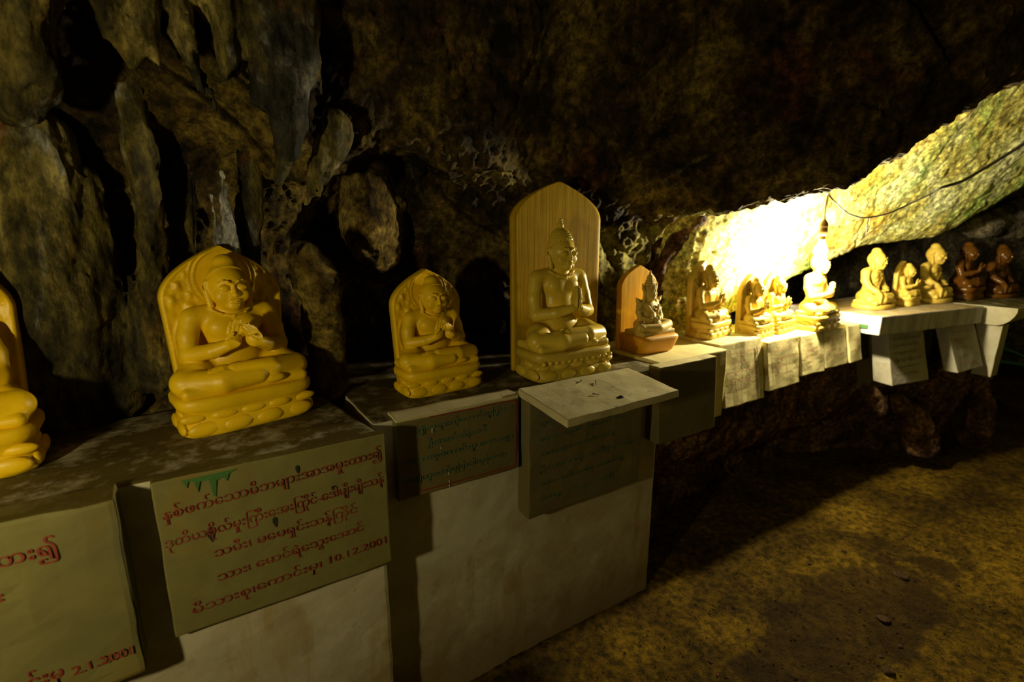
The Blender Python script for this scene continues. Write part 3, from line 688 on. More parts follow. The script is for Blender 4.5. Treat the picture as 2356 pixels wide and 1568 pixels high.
def body_praying(h):
    F_ = Field((-18, -14, -0.6), (18, 8.5, 41), h)
    zs = 25.2
    legs(F_, 16.0); torso(F_, zs, 1.02)
    F_.cap((0, 1.0, zs - 1), (0, 0.2, zs + 4.5), 2.9, 2.6, 1.0)
    for s in (-1, 1):
        F_.chain([(9.4 * s, 1.8, zs - 2.0), (10.6 * s, 0.8, zs - 8.0), (11.0 * s, -1.4, 11.6)], [2.6, 2.4, 2.1], 0.7)
        F_.chain([(11.0 * s, -1.6, 11.6), (6.0 * s, -6.0, 12.6), (1.6 * s, -9.0, 14.2)], [2.15, 1.9, 1.3], 0.6)
        # palms pressed together, fingers up
        F_.ell((0.75 * s, -9.2, 15.8), (0.75, 1.55, 2.3), 0.25)
        finger_set(F_, (0.7 * s, -9.2, 17.6), (-0.05 * s, 0.12, 1.0), (0, 1, 0), 3.7, 0.45, spread=0.74)
        F_.chain([(0.9 * s, -7.9, 15.6), (0.7 * s, -7.3, 17.0), (0.5 * s, -7.3, 18.2)], [0.6, 0.5, 0.42], 0.2)
    add_head(F_, -0.2, 31.8, 0.98)
    return F_.mesh(), (-0.2, 31.8, 0.98)

def body_earth(h):
    F_ = Field((-18, -14, -0.6), (18, 8.5, 37), h)
    zs = 22.5
    legs(F_, 15.4); torso(F_, zs, 1.02, True)
    F_.cap((0, 1.0, zs - 1), (0, 0.3, zs + 3.5), 2.9, 2.7, 1.0)
    # right arm reaches over the knee to touch the ground, left hand lies in the lap
    F_.chain([(-9.2, 1.8, zs - 1.8), (-11.0, 0.6, zs - 7.0), (-11.6, -2.6, 11.2)], [2.7, 2.4, 2.1], 0.7)
    F_.chain([(-11.6, -2.8, 11.2), (-11.0, -7.0, 8.8), (-10.2, -9.2, 6.6)], [2.1, 1.8, 1.3], 0.5)
    F_.ell((-10.0, -9.9, 5.0), (1.7, 0.9, 1.9), 0.3)
    finger_set(F_, (-9.9, -10.2, 3.8), (0, -0.05, -1.0), (1, 0, 0), 3.0, 0.45, curl=(0, 0.3, 0))
    F_.chain([(-8.6, -9.8, 5.4), (-7.9, -10.2, 4.4), (-7.8, -10.3, 3.3)], [0.58, 0.5, 0.42], 0.2)
    F_.chain([(9.2, 1.8, zs - 1.8), (10.8, 0.8, zs - 7.0), (10.6, -1.6, 10.6)], [2.7, 2.4, 2.1], 0.7)
    F_.chain([(10.6, -1.8, 10.6), (6.6, -5.2, 9.4), (3.4, -6.6, 8.8)], [2.1, 1.8, 1.3], 0.5)
    F_.ell((1.4, -7.0, 8.6), (2.2, 1.8, 0.8), 0.3)
    finger_set(F_, (-0.2, -7.2, 8.7), (-1.0, -0.1, 0.05), (0, 1, 0), 3.2, 0.45)
    F_.chain([(2.0, -8.4, 8.9), (1.0, -9.0, 9.3), (-0.1, -9.1, 9.3)], [0.58, 0.5, 0.42], 0.2)
    for i in range(4):      # folds of the robe on the chest
        F_.chain([(6.4 - i, -2.4, zs - 3 - 2.0 * i), (2.4 - i, -3.8, zs - 6.0 - 2.0 * i), (-2.6, -3.9, zs - 8.4 - 1.6 * i)], [0.2, 0.24, 0.2], 0.25)
    add_head(F_, -0.3, 28.4, 1.02)
    return F_.mesh(), (-0.3, 28.4, 1.02)

def body_crowned(h):
    """royal dress: spired crown with flaring side wings, shoulder flares, jewelled apron"""
    F_ = Field((-12, -10, -0.5), (12, 6.5, 27), h)
    F_.box((0, -1.0, 0.8), (9.6, 5.4, 1.1), 0.8, 0.5)
    for s in (-1, 1):
        F_.chain([(3.5 * s, 1.5, 3.4), (7.4 * s, -2.6, 3.2)], [2.6, 2.3], 0.6)
        F_.ell((8.2 * s, -3.6, 3.2), (2.1, 1.5, 2.1), 0.25)                       # knee roundel
        F_.ell((8.2 * s, -5.0, 3.2), (1.0, 0.5, 1.0), 0.2)
        F_.chain([(7.0 * s, -3.8, 2.9), (0.5 * s, -6.0, 2.9)], [2.0, 1.6], 0.5)
        F_.chain([(4.6 * s, 1.0, 12.0), (5.8 * s, 0.2, 9.0), (6.0 * s, -1.0, 6.6)], [1.5, 1.3, 1.15], 0.4)
        F_.chain([(6.0 * s, -1.0, 6.6), (2.6 * s, -4.2, 6.2)], [1.15, 0.8], 0.3)
        F_.chain([(4.0 * s, 0.8, 12.6), (6.2 * s, 0.6, 13.6), (7.4 * s, 0.4, 14.9)], [1.2, 0.9, 0.3], 0.4)   # shoulder flare
        F_.chain([(4.4 * s, -0.6, 9.8), (6.8 * s, -0.6, 10.0)], [0.8, 0.3], 0.3)
        F_.chain([(2.6 * s, 0.4, 17.2), (3.7 * s, 0.3, 18.6), (4.4 * s, 0.2, 20.6)], [0.7, 0.6, 0.25], 0.3)  # crown wing
        F_.chain([(2.7 * s, 0.2, 16.6), (3.2 * s, 0.0, 14.6), (3.6 * s, -0.4, 13.2)], [0.6, 0.6, 0.4], 0.3)  # ear pendant
        F_.chain([(3.2 * s, -2.4, 11.6), (1.4 * s, -3.4, 9.0), (0.8 * s, -3.9, 6.4)], [0.5, 0.5, 0.4], 0.25)
    F_.ell((0, 0.8, 6.4), (4.2, 3.4, 3.6), 0.9); F_.ell((0, 0.9, 10.4), (4.6, 3.2, 3.6), 0.9)
    F_.cap((-3.6, 1, 12.4), (3.6, 1, 12.4), 1.5, k=0.7)
    F_.cap((0, 0.6, 12), (0, 0.3, 15), 1.5, 1.4, 0.6)
    for i in range(5):                                                          # scalloped apron
        F_.ell((0, -4.6 - 0.55 * i, 6.0 - 1.0 * i), (2.1 - 0.2 * i, 0.55, 0.8), 0.2)
    for i in range(9):                                                          # necklaces
        a = (i - 4) * 0.36
        F_.ell((2.9 * math.sin(a), -2.5 * math.cos(a), 11.9 - 1.3 * math.cos(a)), (0.45, 0.4, 0.45), 0.1)
        F_.ell((2.2 * math.sin(a), -3.0 * math.cos(a), 10.3 - 1.1 * math.cos(a)), (0.4, 0.4, 0.4), 0.1)
    F_.ell((-0.6, -4.7, 6.4), (1.2, 0.7, 0.9), 0.2); F_.ell((0.7, -4.8, 6.7), (1.2, 0.7, 0.9), 0.2)
    finger_set(F_, (-0.2, -5.0, 6.6), (1, 0, 0.1), (0, 0.6, 0.8), 1.8, 0.26, spread=0.4)
    add_head(F_, 0.1, 16.6, 0.53)
    return F_.mesh()

def crown_mesh(h):
    F_ = Field((-4, -4, 17.0), (4, 4.5, 27), h)
    F_.chain([(0, 0.4, 18.7), (0, 0.4, 20.2), (0, 0.4, 22.5), (0, 0.4, 25.8)], [2.55, 1.9, 1.1, 0.22], 0.4)
    for z, r in ((18.2, 2.75), (19.4, 2.3), (20.5, 1.9), (21.5, 1.5), (22.5, 1.18), (23.4, 0.9)):
        for i in range(14):
            a = i / 14 * 2 * math.pi
            F_.ell((r * math.cos(a), 0.4 + r * math.sin(a), z), (0.36, 0.36, 0.36), 0.22)
    for i in range(-2, 3):
        a = i * 0.5
        F_.cap((2.5 * math.sin(a), 0.4 - 2.5 * math.cos(a), 18.6), (2.7 * math.sin(a), 0.4 - 2.7 * math.cos(a), 20.4 - abs(i) * 0.25), 0.5, 0.15, 0.2)
    return F_.mesh()

def tidy(VQ):
    V, Q = VQ
    return V * 0.01, Q

(bt, ht) = body_teaching(0.23)
(bp, hp) = body_praying(0.23)
(be, he) = body_earth(0.30)
BODY = {'teaching': mesh_np('teaching_body', *tidy(bt)), 'praying': mesh_np('praying_body', *tidy(bp)),
        'earth': mesh_np('earth_touching_body', *tidy(be)), 'crowned': mesh_np('crowned_body', *tidy(body_crowned(0.16)))}
HAIR = {'teaching': mesh_np('smooth_hair', *tidy(hair_mesh(*ht, 0.23, False, False))), 'praying': mesh_np('curled_hair', *tidy(hair_mesh(*hp, 0.20, True, True))),
        'earth': mesh_np('smooth_hair', *tidy(hair_mesh(*he, 0.30, False, False))), 'crowned': mesh_np('crown', *tidy(crown_mesh(0.16)))}

def with_mat(me, mat):
    """a mesh datablock that shares nothing but shape, for another paint"""
    c = me.copy(); c.materials.clear(); c.materials.append(mat); return c

# lotus pedestal: a rounded block with two rows of carved petals
def ring_loft(rings, n=72, p=5.0):
    """rings: (z, half_x, half_y_front, half_y_back); super-elliptic plan"""
    a = np.linspace(0, 2 * math.pi, n, endpoint=False)
    cx = np.sign(np.cos(a)) * np.abs(np.cos(a))**(2 / p); cy = np.sign(np.sin(a)) * np.abs(np.sin(a))**(2 / p)
    V = []
    for z, hx, hf, hb in rings:
        V.append(np.stack([cx * hx, np.where(cy < 0, cy * hf, cy * hb), np.full(n, z)], 1))
    V = np.concatenate(V); m = len(rings)
    F = [(i * n + j, i * n + (j + 1) % n, (i + 1) * n + (j + 1) % n, (i + 1) * n + j) for i in range(m - 1) for j in range(n)]
    F.append(tuple(range(n - 1, -1, -1))); F.append(tuple((m - 1) * n + j for j in range(n)))
    return V, F

def petal_mesh(rx, ry, rz, pointed):
    """an almond shaped boss"""
    nu, nv = 12, 8
    V, F = [], []
    for i in range(nv + 1):
        ph = -math.pi / 2 + math.pi * i / nv
        for j in range(nu):
            th = 2 * math.pi * j / nu
            x = rx * math.cos(ph) * math.cos(th); y = ry * math.cos(ph) * math.sin(th); z = rz * math.sin(ph)
            if pointed and math.cos(th) != 0: z *= 1.0 - 0.45 * abs(math.cos(ph) * math.cos(th))
            V.append((x, y, z))
    for i in range(nv):
        for j in range(nu):
            F.append((i * nu + j, i * nu + (j + 1) % nu, (i + 1) * nu + (j + 1) % nu, (i + 1) * nu + j))
    return V, F

PED_H = 0.098
def make_pedestal_mesh():
    H, hx, hf, hb = PED_H, 0.158, 0.098, 0.070
    R = [(0, .98), (.06, 1.0), (.30, 1.0), (.38, .95), (.44, .93), (.56, .95), (.64, .97), (.68, 1.0), (.76, 1.03), (.90, 1.035), (.97, 1.01), (1.0, .96)]
    V, F = ring_loft([(z * H, hx * k, hf * k, hb * k) for z, k in R])
    V[:, 1] -= 0.015
    V += 0.0012 * np.stack([fbm(V[:, 0], V[:, 1], V[:, 2], 30, 3)] * 3, 1)
    return mesh_np('lotus_pedestal', V, F)
PEDESTAL = make_pedestal_mesh()
PETAL_LOW = mesh_np('lotus_petal', *petal_mesh(0.037, 0.010, 0.0185, False))
PETAL_TOP = mesh_np('lotus_petal', *petal_mesh(0.031, 0.010, 0.0125, False))
BEAD = mesh_np('bead', *petal_mesh(0.0085, 0.008, 0.0085, False))

_mat_cache = {}
def mcopy(me, mat):
    k = (me.name, mat.name)
    if k not in _mat_cache: _mat_cache[k] = with_mat(me, mat)
    return _mat_cache[k]

CHIPPED = {M_GOLD: M_GOLD_CHIPPED, M_GOLDPALE: M_GOLDPALE_CHIPPED}
def add_pedestal(root, mat, petals=True, beads=False):
    ped = obj('lotus_pedestal', mcopy(PEDESTAL, CHIPPED.get(mat, mat)), None, root)
    if petals:
        yf = -0.113
        for i in range(4):
            x = (i - 1.5) * 0.076
            obj('petal', mcopy(PETAL_LOW, mat), None, ped, (x, yf + 0.004 + 0.012 * abs(x / 0.16)**4, 0.0205))
        for i in range(5):
            x = (i - 2) * 0.066
            obj('petal', mcopy(PETAL_TOP, mat), None, ped, (x, yf + 0.009 + 0.016 * abs(x / 0.16)**4, 0.050))
        for s in (-1, 1):
            for y in (-0.062, 0.012):
                obj('petal', mcopy(PETAL_LOW, mat), None, ped, (s * 0.153, y, 0.0205), (0, 0, math.pi / 2))
            obj('petal', mcopy(PETAL_TOP, mat), None, ped, (s * 0.147, -0.025, 0.050), (0, 0, math.pi / 2))
    if beads:
        for i in range(12):
            obj('bead', mcopy(BEAD, mat), None, ped, ((i - 5.5) * 0.0255, -0.108, 0.066))
    return ped

# arched back slabs ------------------------------------------------
def arch_half(v, H, w0, w1, v0):
    t = np.clip((v - v0) / (H - v0), 0, 1)
    w = w0 + (w1 - w0) * np.clip(v / v0, 0, 1)
    return w * np.maximum(1 - t**2.0, 0)**0.97

def arch_slab(name, H, w0, w1, v0, thick, relief=None, nu=70, nv=110, bev=0.004):
    vv = np.concatenate([np.linspace(0, v0, nv // 2)[:-1], v0 + (H - v0) * np.linspace(0, 1, nv // 2 + 1)])
    hw = arch_half(vv, H, w0, w1, v0); hw[-1] = 0.0006
    u = np.linspace(-1, 1, nu)
    Xs = u[None, :] * hw[:, None]; Zs = np.repeat(vv[:, None], nu, 1)
    edge = np.minimum(hw[:, None] * (1 - np.abs(u[None, :])), (H - Zs) * 0.8)
    rnd = bev * (1 - np.clip(edge / bev, 0, 1))**2
    Yf = -thick / 2 + rnd
    if relief is not None: Yf = Yf - relief(Xs, Zs, edge)
    Yb = np.full_like(Xs, thick / 2) - rnd
    A = np.stack([Xs, Yf, Zs], -1).reshape(-1, 3); B = np.stack([Xs, Yb, Zs], -1).reshape(-1, 3)
    m = len(vv); idx = np.arange(m * nu).reshape(m, nu); off = m * nu
    Qf = np.stack([idx[:-1, :-1], idx[:-1, 1:], idx[1:, 1:], idx[1:, :-1]], -1).reshape(-1, 4)
    Qb = Qf[:, ::-1] + off
    rim = np.concatenate([idx[:, -1], idx[-1, ::-1][1:], idx[::-1, 0][1:], idx[0, :][1:]])
    Qs = np.stack([rim[:-1], rim[:-1] + off, rim[1:] + off, rim[1:]], -1)
    return mesh_np(name, np.concatenate([A, B]), np.concatenate([Qf, Qb, Qs]))

def carved(X, Z, edge):
    """raised border, halo ridges round head and shoulders, leaf carving outside the halo"""
    r = 0.003 * np.exp(-((edge - 0.006) / 0.004)**2)
    dh = np.sqrt((X / 0.068)**2 + ((Z - 0.375) / 0.072)**2)
    ds = np.sqrt((X / 0.125)**2 + ((Z - 0.215) / 0.115)**2)
    halo = np.minimum(dh, np.maximum(ds, (0.10 - Z) * 0 + ds))
    for d, a in ((dh, 1.0), (dh, 1.16)):
        r = r + 0.0042 * np.exp(-((d - a) / 0.035)**2) * (Z > 0.30)
    r = r + 0.0042 * np.exp(-((ds - 1.0) / 0.03)**2) * (dh > 1.2) * (Z > 0.16)
    leafz = np.clip((Z - 0.27) / 0.03, 0, 1) * np.clip((dh - 1.2) / 0.1, 0, 1) * np.clip((edge - 0.009) / 0.004, 0, 1)
    lf = np.maximum(0, np.sin(np.arctan2(X, Z - 0.36) * 11) * np.sin(dh * 9)) + 0.8 * fbm(X, X * 0, Z, 70, 3)
    r = r + 0.0065 * leafz * lf
    gr = np.clip((Z - 0.19) / 0.01, 0, 1) * np.clip((0.275 - Z) / 0.01, 0, 1) * (ds > 1.05)
    r = r + 0.0016 * gr * np.sin(Z * 420)
    return r

SLAB = arch_slab('carved_slab', 0.460, 0.128, 0.146, 0.325, 0.040, carved)

def statue(pose, loc, rz, scale, mat, label, cat='statue', name='seated_statue', slab=False, pedestal=True, petals=True, beads=False, group=None, zscale=1.0):
    root = empty(name, loc, rz, (scale, scale, scale * zscale))
    tag(root, label, cat, group)
    zb = PED_H if pedestal else 0.0
    if pedestal: add_pedestal(root, mat, petals, beads)
    body = obj('body', mcopy(BODY[pose], mat), None, root, (0, 0, zb - 0.003))
    obj('crown' if pose == 'crowned' else 'hair', mcopy(HAIR[pose], mat), None, body)
    if slab:
        obj('carved_back_slab', mcopy(SLAB, CHIPPED.get(mat, mat)), None, root, (0, 0.066, 0.0))
    return root

ROWG = 'gold seated statues along the shelf'
R = math.radians
# near plinth (top z 0.95)
statue('teaching', (-0.500, 1.46, 0.952), R(4), 1.02, M_GOLD, 'gold statue cut off by the left edge of the photo, with carved back slab', slab=True, group=ROWG)
statue('teaching', (0.063, 1.505, 0.952), R(11), 1.0, M_GOLD, 'largest fully visible gold statue with carved slab, hands at chest, above the red lettered plaque', slab=True, group=ROWG)
# middle plinth
statue('teaching', (0.628, 1.485, 0.947), R(3), 0.83, M_GOLD, 'smaller gold statue with carved slab beside the tall arched board', slab=True, group=ROWG)
statue('praying', (1.088, 1.415, 0.947), R(-1), 1.03, M_GOLDPALE, 'tallest gold statue with palms pressed together in front of the tall board', beads=True, group=ROWG)
# shelf lit by the bulb
statue('teaching', (2.02, 1.49, 0.966), R(10), 0.70, M_GOLDROW, 'gold statue with arched slab right of the crowned figure', slab=True, group=ROWG, zscale=1.08)
statue('teaching', (2.285, 1.42, 0.946), R(6), 0.60, M_GOLDROW, 'small amber gold statue with arched slab left of the bulb, front one of the pair', slab=True, group=ROWG, zscale=1.08)
statue('teaching', (2.490, 1.43, 0.946), R(4), 0.60, M_GOLDROW, 'small gold statue glaring white, rear one of the pair left of the bulb', slab=True, group=ROWG, zscale=1.08)
statue('praying', (2.748, 1.375, 0.946), R(3), 0.80, M_GOLDROW, 'gold statue on a lotus base right under the hanging bulb', group=ROWG)

# tall flat arched board behind the praying statue
board = obj('arched_board', arch_slab('arched_board', 0.676, 0.196, 0.199, 0.54, 0.024, None, 40, 70), M_GOLDBOARD, None, (1.136, 1.502, 0.947), (R(-0.5), 0, R(-1)))
tag(board, 'tall plain gold painted arched board behind the praying statue', 'board')

# crowned figure with its own ochre pedestal and board
croot = empty('crowned_statue', (1.578, 1.455, 0.957), R(-2))
tag(croot, 'pale crowned statue with pointed crown on an ochre pedestal before a small arched board', 'statue')
V, F = ring_loft([(0, .088, .070, .06), (.008, .096, .078, .06), (.03, .104, .086, .06), (.055, .112, .094, .06), (.066, .112, .094, .06), (.073, .106, .088, .058), (.076, .096, .08, .055)], p=6)
obj('pedestal', mesh_np('ochre_pedestal', V, F), M_OCHRE, croot)
cb = obj('body', mcopy(BODY['crowned'], M_SANDSTONE), None, croot, (0.0, -0.008, 0.075), (0, 0, R(3)))
obj('crown', mcopy(HAIR['crowned'], M_SANDSTONE), None, cb)
obj('arched_board', arch_slab('small_arched_board', 0.352, 0.100, 0.106, 0.262, 0.026, None, 40, 70), M_OCHREBOARD, croot, (0.0, 0.068, 0.0))

# ------------------------------------------------------------------ masonry
import bmesh
def hexa(name, bot, top, bevel=0.005, rough=0.0012, seed=0.0, cuts=6):
    """eight-cornered block with worn, slightly wavy arrises; bot/top: 4 points each, counter-clockwise seen from above"""
    bm = bmesh.new()
    vs = [bm.verts.new(p) for p in list(bot) + list(top)]
    bm.faces.new((vs[3], vs[2], vs[1], vs[0])); bm.faces.new((vs[4], vs[5], vs[6], vs[7]))
    for i in range(4):
        j = (i + 1) % 4
        bm.faces.new((vs[i], vs[j], vs[4 + j], vs[4 + i]))
    if cuts: bmesh.ops.subdivide_edges(bm, edges=bm.edges[:], cuts=cuts, use_grid_fill=True)
    if bevel:
        es = [e for e in bm.edges if len(e.link_faces) == 2 and e.calc_face_angle(0) > 0.5]
        bmesh.ops.bevel(bm, geom=es, offset=bevel, segments=2, profile=0.6, affect='EDGES')
    if rough:
        P = np.array([v.co[:] for v in bm.verts])
        d = np.stack([perlin(P[:, 0] * 14 + 3.1 * k + seed, P[:, 1] * 14, P[:, 2] * 14 - k) for k in range(3)], 1) * rough * 2
        for v, q in zip(bm.verts, d): v.co += Vector(q)
    me = bpy.data.meshes.new(name); bm.to_mesh(me); bm.free()
    return me

def blk(name, x0, x1, y0, y1, z0, z1, y0b=None, **kw):
    """axis aligned block; y0 = front at the top, y0b = front at the foot (leaning faces)"""
    yb = y0 if y0b is None else y0b
    return hexa(name, [(x0, yb, z0), (x1, yb, z0), (x1, y1, z0), (x0, y1, z0)], [(x0, y0, z1), (x1, y0, z1), (x1, y1, z1), (x0, y1, z1)], **kw)

M_WHITE = plaster_mat('limewashed_plaster', (0.46, 0.43, 0.34),
    [((0.30, 0.20, 0.03), 4.2, 0.56, 0.66, 0.6, (1.6, 1, 0.4)), ((0.16, 0.10, 0.03), 45, 0.66, 0.72, 0.7, (1, 1, 1)), ((0.28, 0.23, 0.12), 3.0, 0.46, 0.62, 0.55, (1, 1, 1)), ((0.20, 0.15, 0.06), 14, 0.60, 0.70, 0.35, (1, 1, 1))],
    grime_top=(0.075, 0.055, 0.009))
# splashed mud along the foot of the plinths
nt = M_WHITE.node_tree; b = nt.nodes['Principled BSDF']
src = b.inputs['Base Color'].links[0].from_socket
v = coords(nt); z = sep(nt, v)[2]
mud = bw(nt, math_(nt, 'SUBTRACT', 0.5, math_(nt, 'ADD', z, math_(nt, 'MULTIPLY', math_(nt, 'SUBTRACT', noise(nt, v, 7, 6, 0.7), 0.5), 0.55))), 0.16, 0.48)
nt.links.new(mix(nt, math_(nt, 'MULTIPLY', mud, 0.75), src, (0.15, 0.088, 0.02)), b.inputs['Base Color'])

M_STONE_PALE = plaster_mat('pale_olive_stone', (0.165, 0.148, 0.050),
    [((0.20, 0.13, 0.02), 5, 0.56, 0.66, 0.6, (1, 1, 1)), ((0.11, 0.10, 0.045), 3, 0.5, 0.65, 0.6, (1, 1, 1)), ((0.05, 0.04, 0.03), 9, 0.72, 0.75, 0.8, (1, 1, 0.5)), ((0.62, 0.56, 0.44), 6, 0.73, 0.76, 0.8, (1, 1, 1))],
    grime_top=(0.075, 0.055, 0.009))
M_STONE_DARK = plaster_mat('dark_olive_stone', (0.13, 0.105, 0.035),
    [((0.12, 0.11, 0.08), 4, 0.48, 0.65, 0.6, (1, 1, 1)), ((0.24, 0.14, 0.05), 6, 0.58, 0.70, 0.5, (1, 1, 1)), ((0.5, 0.46, 0.36), 60, 0.74, 0.78, 0.6, (1, 1, 1))], grime_top=(0.48, 0.42, 0.24))
M_CREAM = plaster_mat('cream_plaster', (0.64, 0.56, 0.28),
    [((0.50, 0.42, 0.17), 5, 0.54, 0.70, 0.25, (1, 1, 1)), ((0.15, 0.10, 0.04), 40, 0.72, 0.77, 0.5, (1, 1, 1))])
M_SLAB = plaster_mat('ash_marked_slab', (0.46, 0.41, 0.25),
    [((0.06, 0.055, 0.05), 14, 0.62, 0.70, 0.85, (1, 1, 1)), ((0.34, 0.29, 0.16), 4, 0.5, 0.66, 0.6, (1, 1, 1))])
M_MARBLE = plaster_mat('veined_marble', (0.52, 0.50, 0.50), [((0.28, 0.27, 0.29), 4, 0.45, 0.62, 0.7, (4, 1, 0.6)), ((0.7, 0.68, 0.66), 6, 0.62, 0.68, 0.7, (4, 1, 0.4))], grime_top=(0.30, 0.22, 0.11))
M_GREYMARBLE = plaster_mat('grey_marble', (0.40, 0.375, 0.32), [((0.24, 0.21, 0.13), 6, 0.45, 0.62, 0.7, (1, 1, 1))])
M_RED = plain_mat('red_paint', (0.20, 0.028, 0.014), 0.6, 0.4, 60)
M_FADEDRED = plain_mat('faded_red_paint', (0.34, 0.13, 0.07), 0.7, 0.4, 60)
M_GREEN = plain_mat('faded_green_paint', (0.055, 0.13, 0.085), 0.6, 0.5, 40)
M_BRIGHTGREEN = plain_mat('green_paint', (0.045, 0.13, 0.035), 0.5, 0.4, 40)
M_BLACK = plain_mat('black_rubber', (0.02, 0.018, 0.015), 0.5)
M_CHAR = plain_mat('charred_wood', (0.012, 0.011, 0.010), 0.9)
M_BLUE = plain_mat('blue_plastic', (0.015, 0.16, 0.30), 0.4)
M_BROWNBAK = plain_mat('brown_bakelite', (0.16, 0.085, 0.03), 0.35)
M_BRASS = plain_mat('brass', (0.5, 0.36, 0.12), 0.3, 0.2, 30, 1.0)

o = obj('near_plinth', hexa('near_plinth', [(-1.75, 1.185, -0.06), (0.347, 1.185, -0.06), (0.27, 1.66, -0.06), (-1.75, 1.66, -0.06)], [(-1.75, 1.185, 0.95), (0.347, 1.185, 0.95), (0.27, 1.66, 0.95), (-1.75, 1.66, 0.95)], bevel=0.012, cuts=24, rough=0.002), M_WHITE)
tag(o, 'limewashed masonry plinth at the near left under the large gold statue', 'plinth')
o = obj('middle_plinth', blk('middle_plinth', 0.3495, 1.461, 1.262, 1.95, -0.06, 0.945, bevel=0.007, cuts=18, rough=0.0015), M_WHITE)
tag(o, 'limewashed masonry plinth in the middle under the praying statue', 'plinth')
o = obj('shelf_block', blk('shelf_block', 1.4635, 1.882, 1.272, 1.66, 0.655, 0.955, bevel=0.006, cuts=8), M_CREAM)
tag(o, 'cream shelf block under the crowned statue', 'shelf')

# ------------------------------------------------------------------ hand painted lettering
def text_line(parent, body, p0, p1, yf, mat, height=None, lean=None, bold=0.004, name='lettering', jit=0.0012):
    """painted line of script between (x,z) points p0 and p1 on the face y = yf"""
    cu = bpy.data.curves.new('lettering', 'FONT')
    cu.body = body; cu.size = 1.0; cu.offset = bold; cu.extrude = 0.0; cu.resolution_u = 3
    t = bpy.data.objects.new('lettering_source', cu); COL.objects.link(t)
    dg = bpy.context.evaluated_depsgraph_get(); dg.update()
    me = bpy.data.meshes.new_from_object(t.evaluated_get(dg))
    bpy.data.objects.remove(t); bpy.data.curves.remove(cu)
    n = len(me.vertices); P = np.empty(n * 3, np.float32); me.vertices.foreach_get('co', P); P = P.reshape(-1, 3)
    x0, x1 = P[:, 0].min(), P[:, 0].max()
    L = math.hypot(p1[0] - p0[0], p1[1] - p0[1]); k = L / (x1 - x0)
    kz = k if height is None else height
    ca, sa = (p1[0] - p0[0]) / L, (p1[1] - p0[1]) / L
    X = (P[:, 0] - x0) * k; Zt = P[:, 1] * kz
    Xw = p0[0] + X * ca - Zt * sa; Zw = p0[1] + X * sa + Zt * ca
    Xw = Xw + jit * perlin(Xw * 60, Zw * 60, Zw * 0 + 1); Zw = Zw + jit * perlin(Xw * 60, Zw * 60, Zw * 0 + 5)
    Yw = (yf if lean is None else lean(Zw)) - 0.0016 + P[:, 2] * 0.0
    me.vertices.foreach_set('co', np.stack([Xw, Yw, Zw], 1).astype(np.float32).ravel()); me.update()
    me.materials.clear()
    return obj(name, me, mat, parent)

def quad_strip(name, pts, mat, parent, depth=0.0012):
    """thin raised paint patch; pts: outline in world coordinates on a front face, extruded towards the viewer"""
    n = len(pts)
    V = [tuple(p) for p in pts] + [(p[0], p[1] - depth, p[2]) for p in pts]
    F = [tuple(range(n, 2 * n))] + [(i, (i + 1) % n, n + (i + 1) % n, n + i) for i in range(n)]
    return obj(name, mesh_np(name, V, F, False), mat, parent)

# red lettered plaque of the near plinth
p = obj('inscribed_plaque', blk('inscribed_plaque', -0.130, 0.349, 1.158, 1.186, 0.594, 0.957, bevel=0.004, cuts=12), M_STONE_PALE)
tag(p, 'olive stone plaque with five red painted lines of script under the large gold statue', 'plaque')
yf = 1.1575
text_line(p, 'နှစ်ဖက်ေသာမိဘများအာအမှူးထား၍', (-0.118, 0.872), (0.336, 0.899), yf, M_RED, height=0.030)
text_line(p, 'ဒုတိယဗိုလ်မှူးြကီးေအးြကိုင်-ေဒါ်မျိုးမျိုးသန့်', (-0.122, 0.808), (0.338, 0.828), yf, M_RED, height=0.0295)
text_line(p, 'သမီး၊ မေမရှင်းသန့်ြကိုင်', (-0.040, 0.757), (0.268, 0.766), yf, M_RED, height=0.028)
text_line(p, 'သား၊ ေမာင်ရဲေသွးေအာင်', (-0.040, 0.697), (0.280, 0.712), yf, M_RED, height=0.028)
text_line(p, 'မိသားစု၊ေကာင်းမှု၊ 10.12.2001', (-0.094, 0.637), (0.336, 0.656), yf, M_RED, height=0.028)
drip = [(-0.078, 0.948), (-0.070, 0.930), (-0.066, 0.944), (-0.056, 0.940), (-0.052, 0.915), (-0.046, 0.938), (-0.030, 0.936), (-0.026, 0.900), (-0.021, 0.896), (-0.017, 0.932), (-0.004, 0.938), (0.002, 0.926), (0.008, 0.942), (0.022, 0.949)]
quad_strip('green_splash', [(x, yf, z) for x, z in drip], M_BRIGHTGREEN, p)
for (x, z, r) in ((-0.040, 0.812, 0.011), (0.142, 0.915, 0.006), (0.085, 0.80, 0.008)):
    quad_strip('soot_spot', [(x + r * (0.6 + 0.4 * math.sin(i * 2.3)) * math.cos(i * 0.785), yf, z + 1.7 * r * math.sin(i * 0.785)) for i in range(8)], M_CHAR, p)

# plaque at the left edge
p = obj('inscribed_plaque', blk('inscribed_plaque', -0.80, -0.183, 1.112, 1.186, 0.572, 0.963, bevel=0.010, cuts=12, rough=0.003), M_STONE_PALE)
tag(p, 'thick olive plaque with blurred red script cut off by the left edge', 'plaque')
text_line(p, 'မိဘများအာအမှူးထား၍', (-0.62, 0.876), (-0.272, 0.884), 1.1115, M_RED, height=0.036, bold=0.012)
text_line(p, 'ဦးကျာ်ေဌး', (-0.60, 0.812), (-0.352, 0.818), 1.1115, M_RED, height=0.03, bold=0.012)
text_line(p, 'ေကာင်းမှု', (-0.42, 0.630), (-0.300, 0.632), 1.1115, M_RED, height=0.034, bold=0.012)
text_line(p, '2.1.2001', (-0.288, 0.626), (-0.197, 0.628), 1.1115, M_RED, height=0.026, bold=0.012)

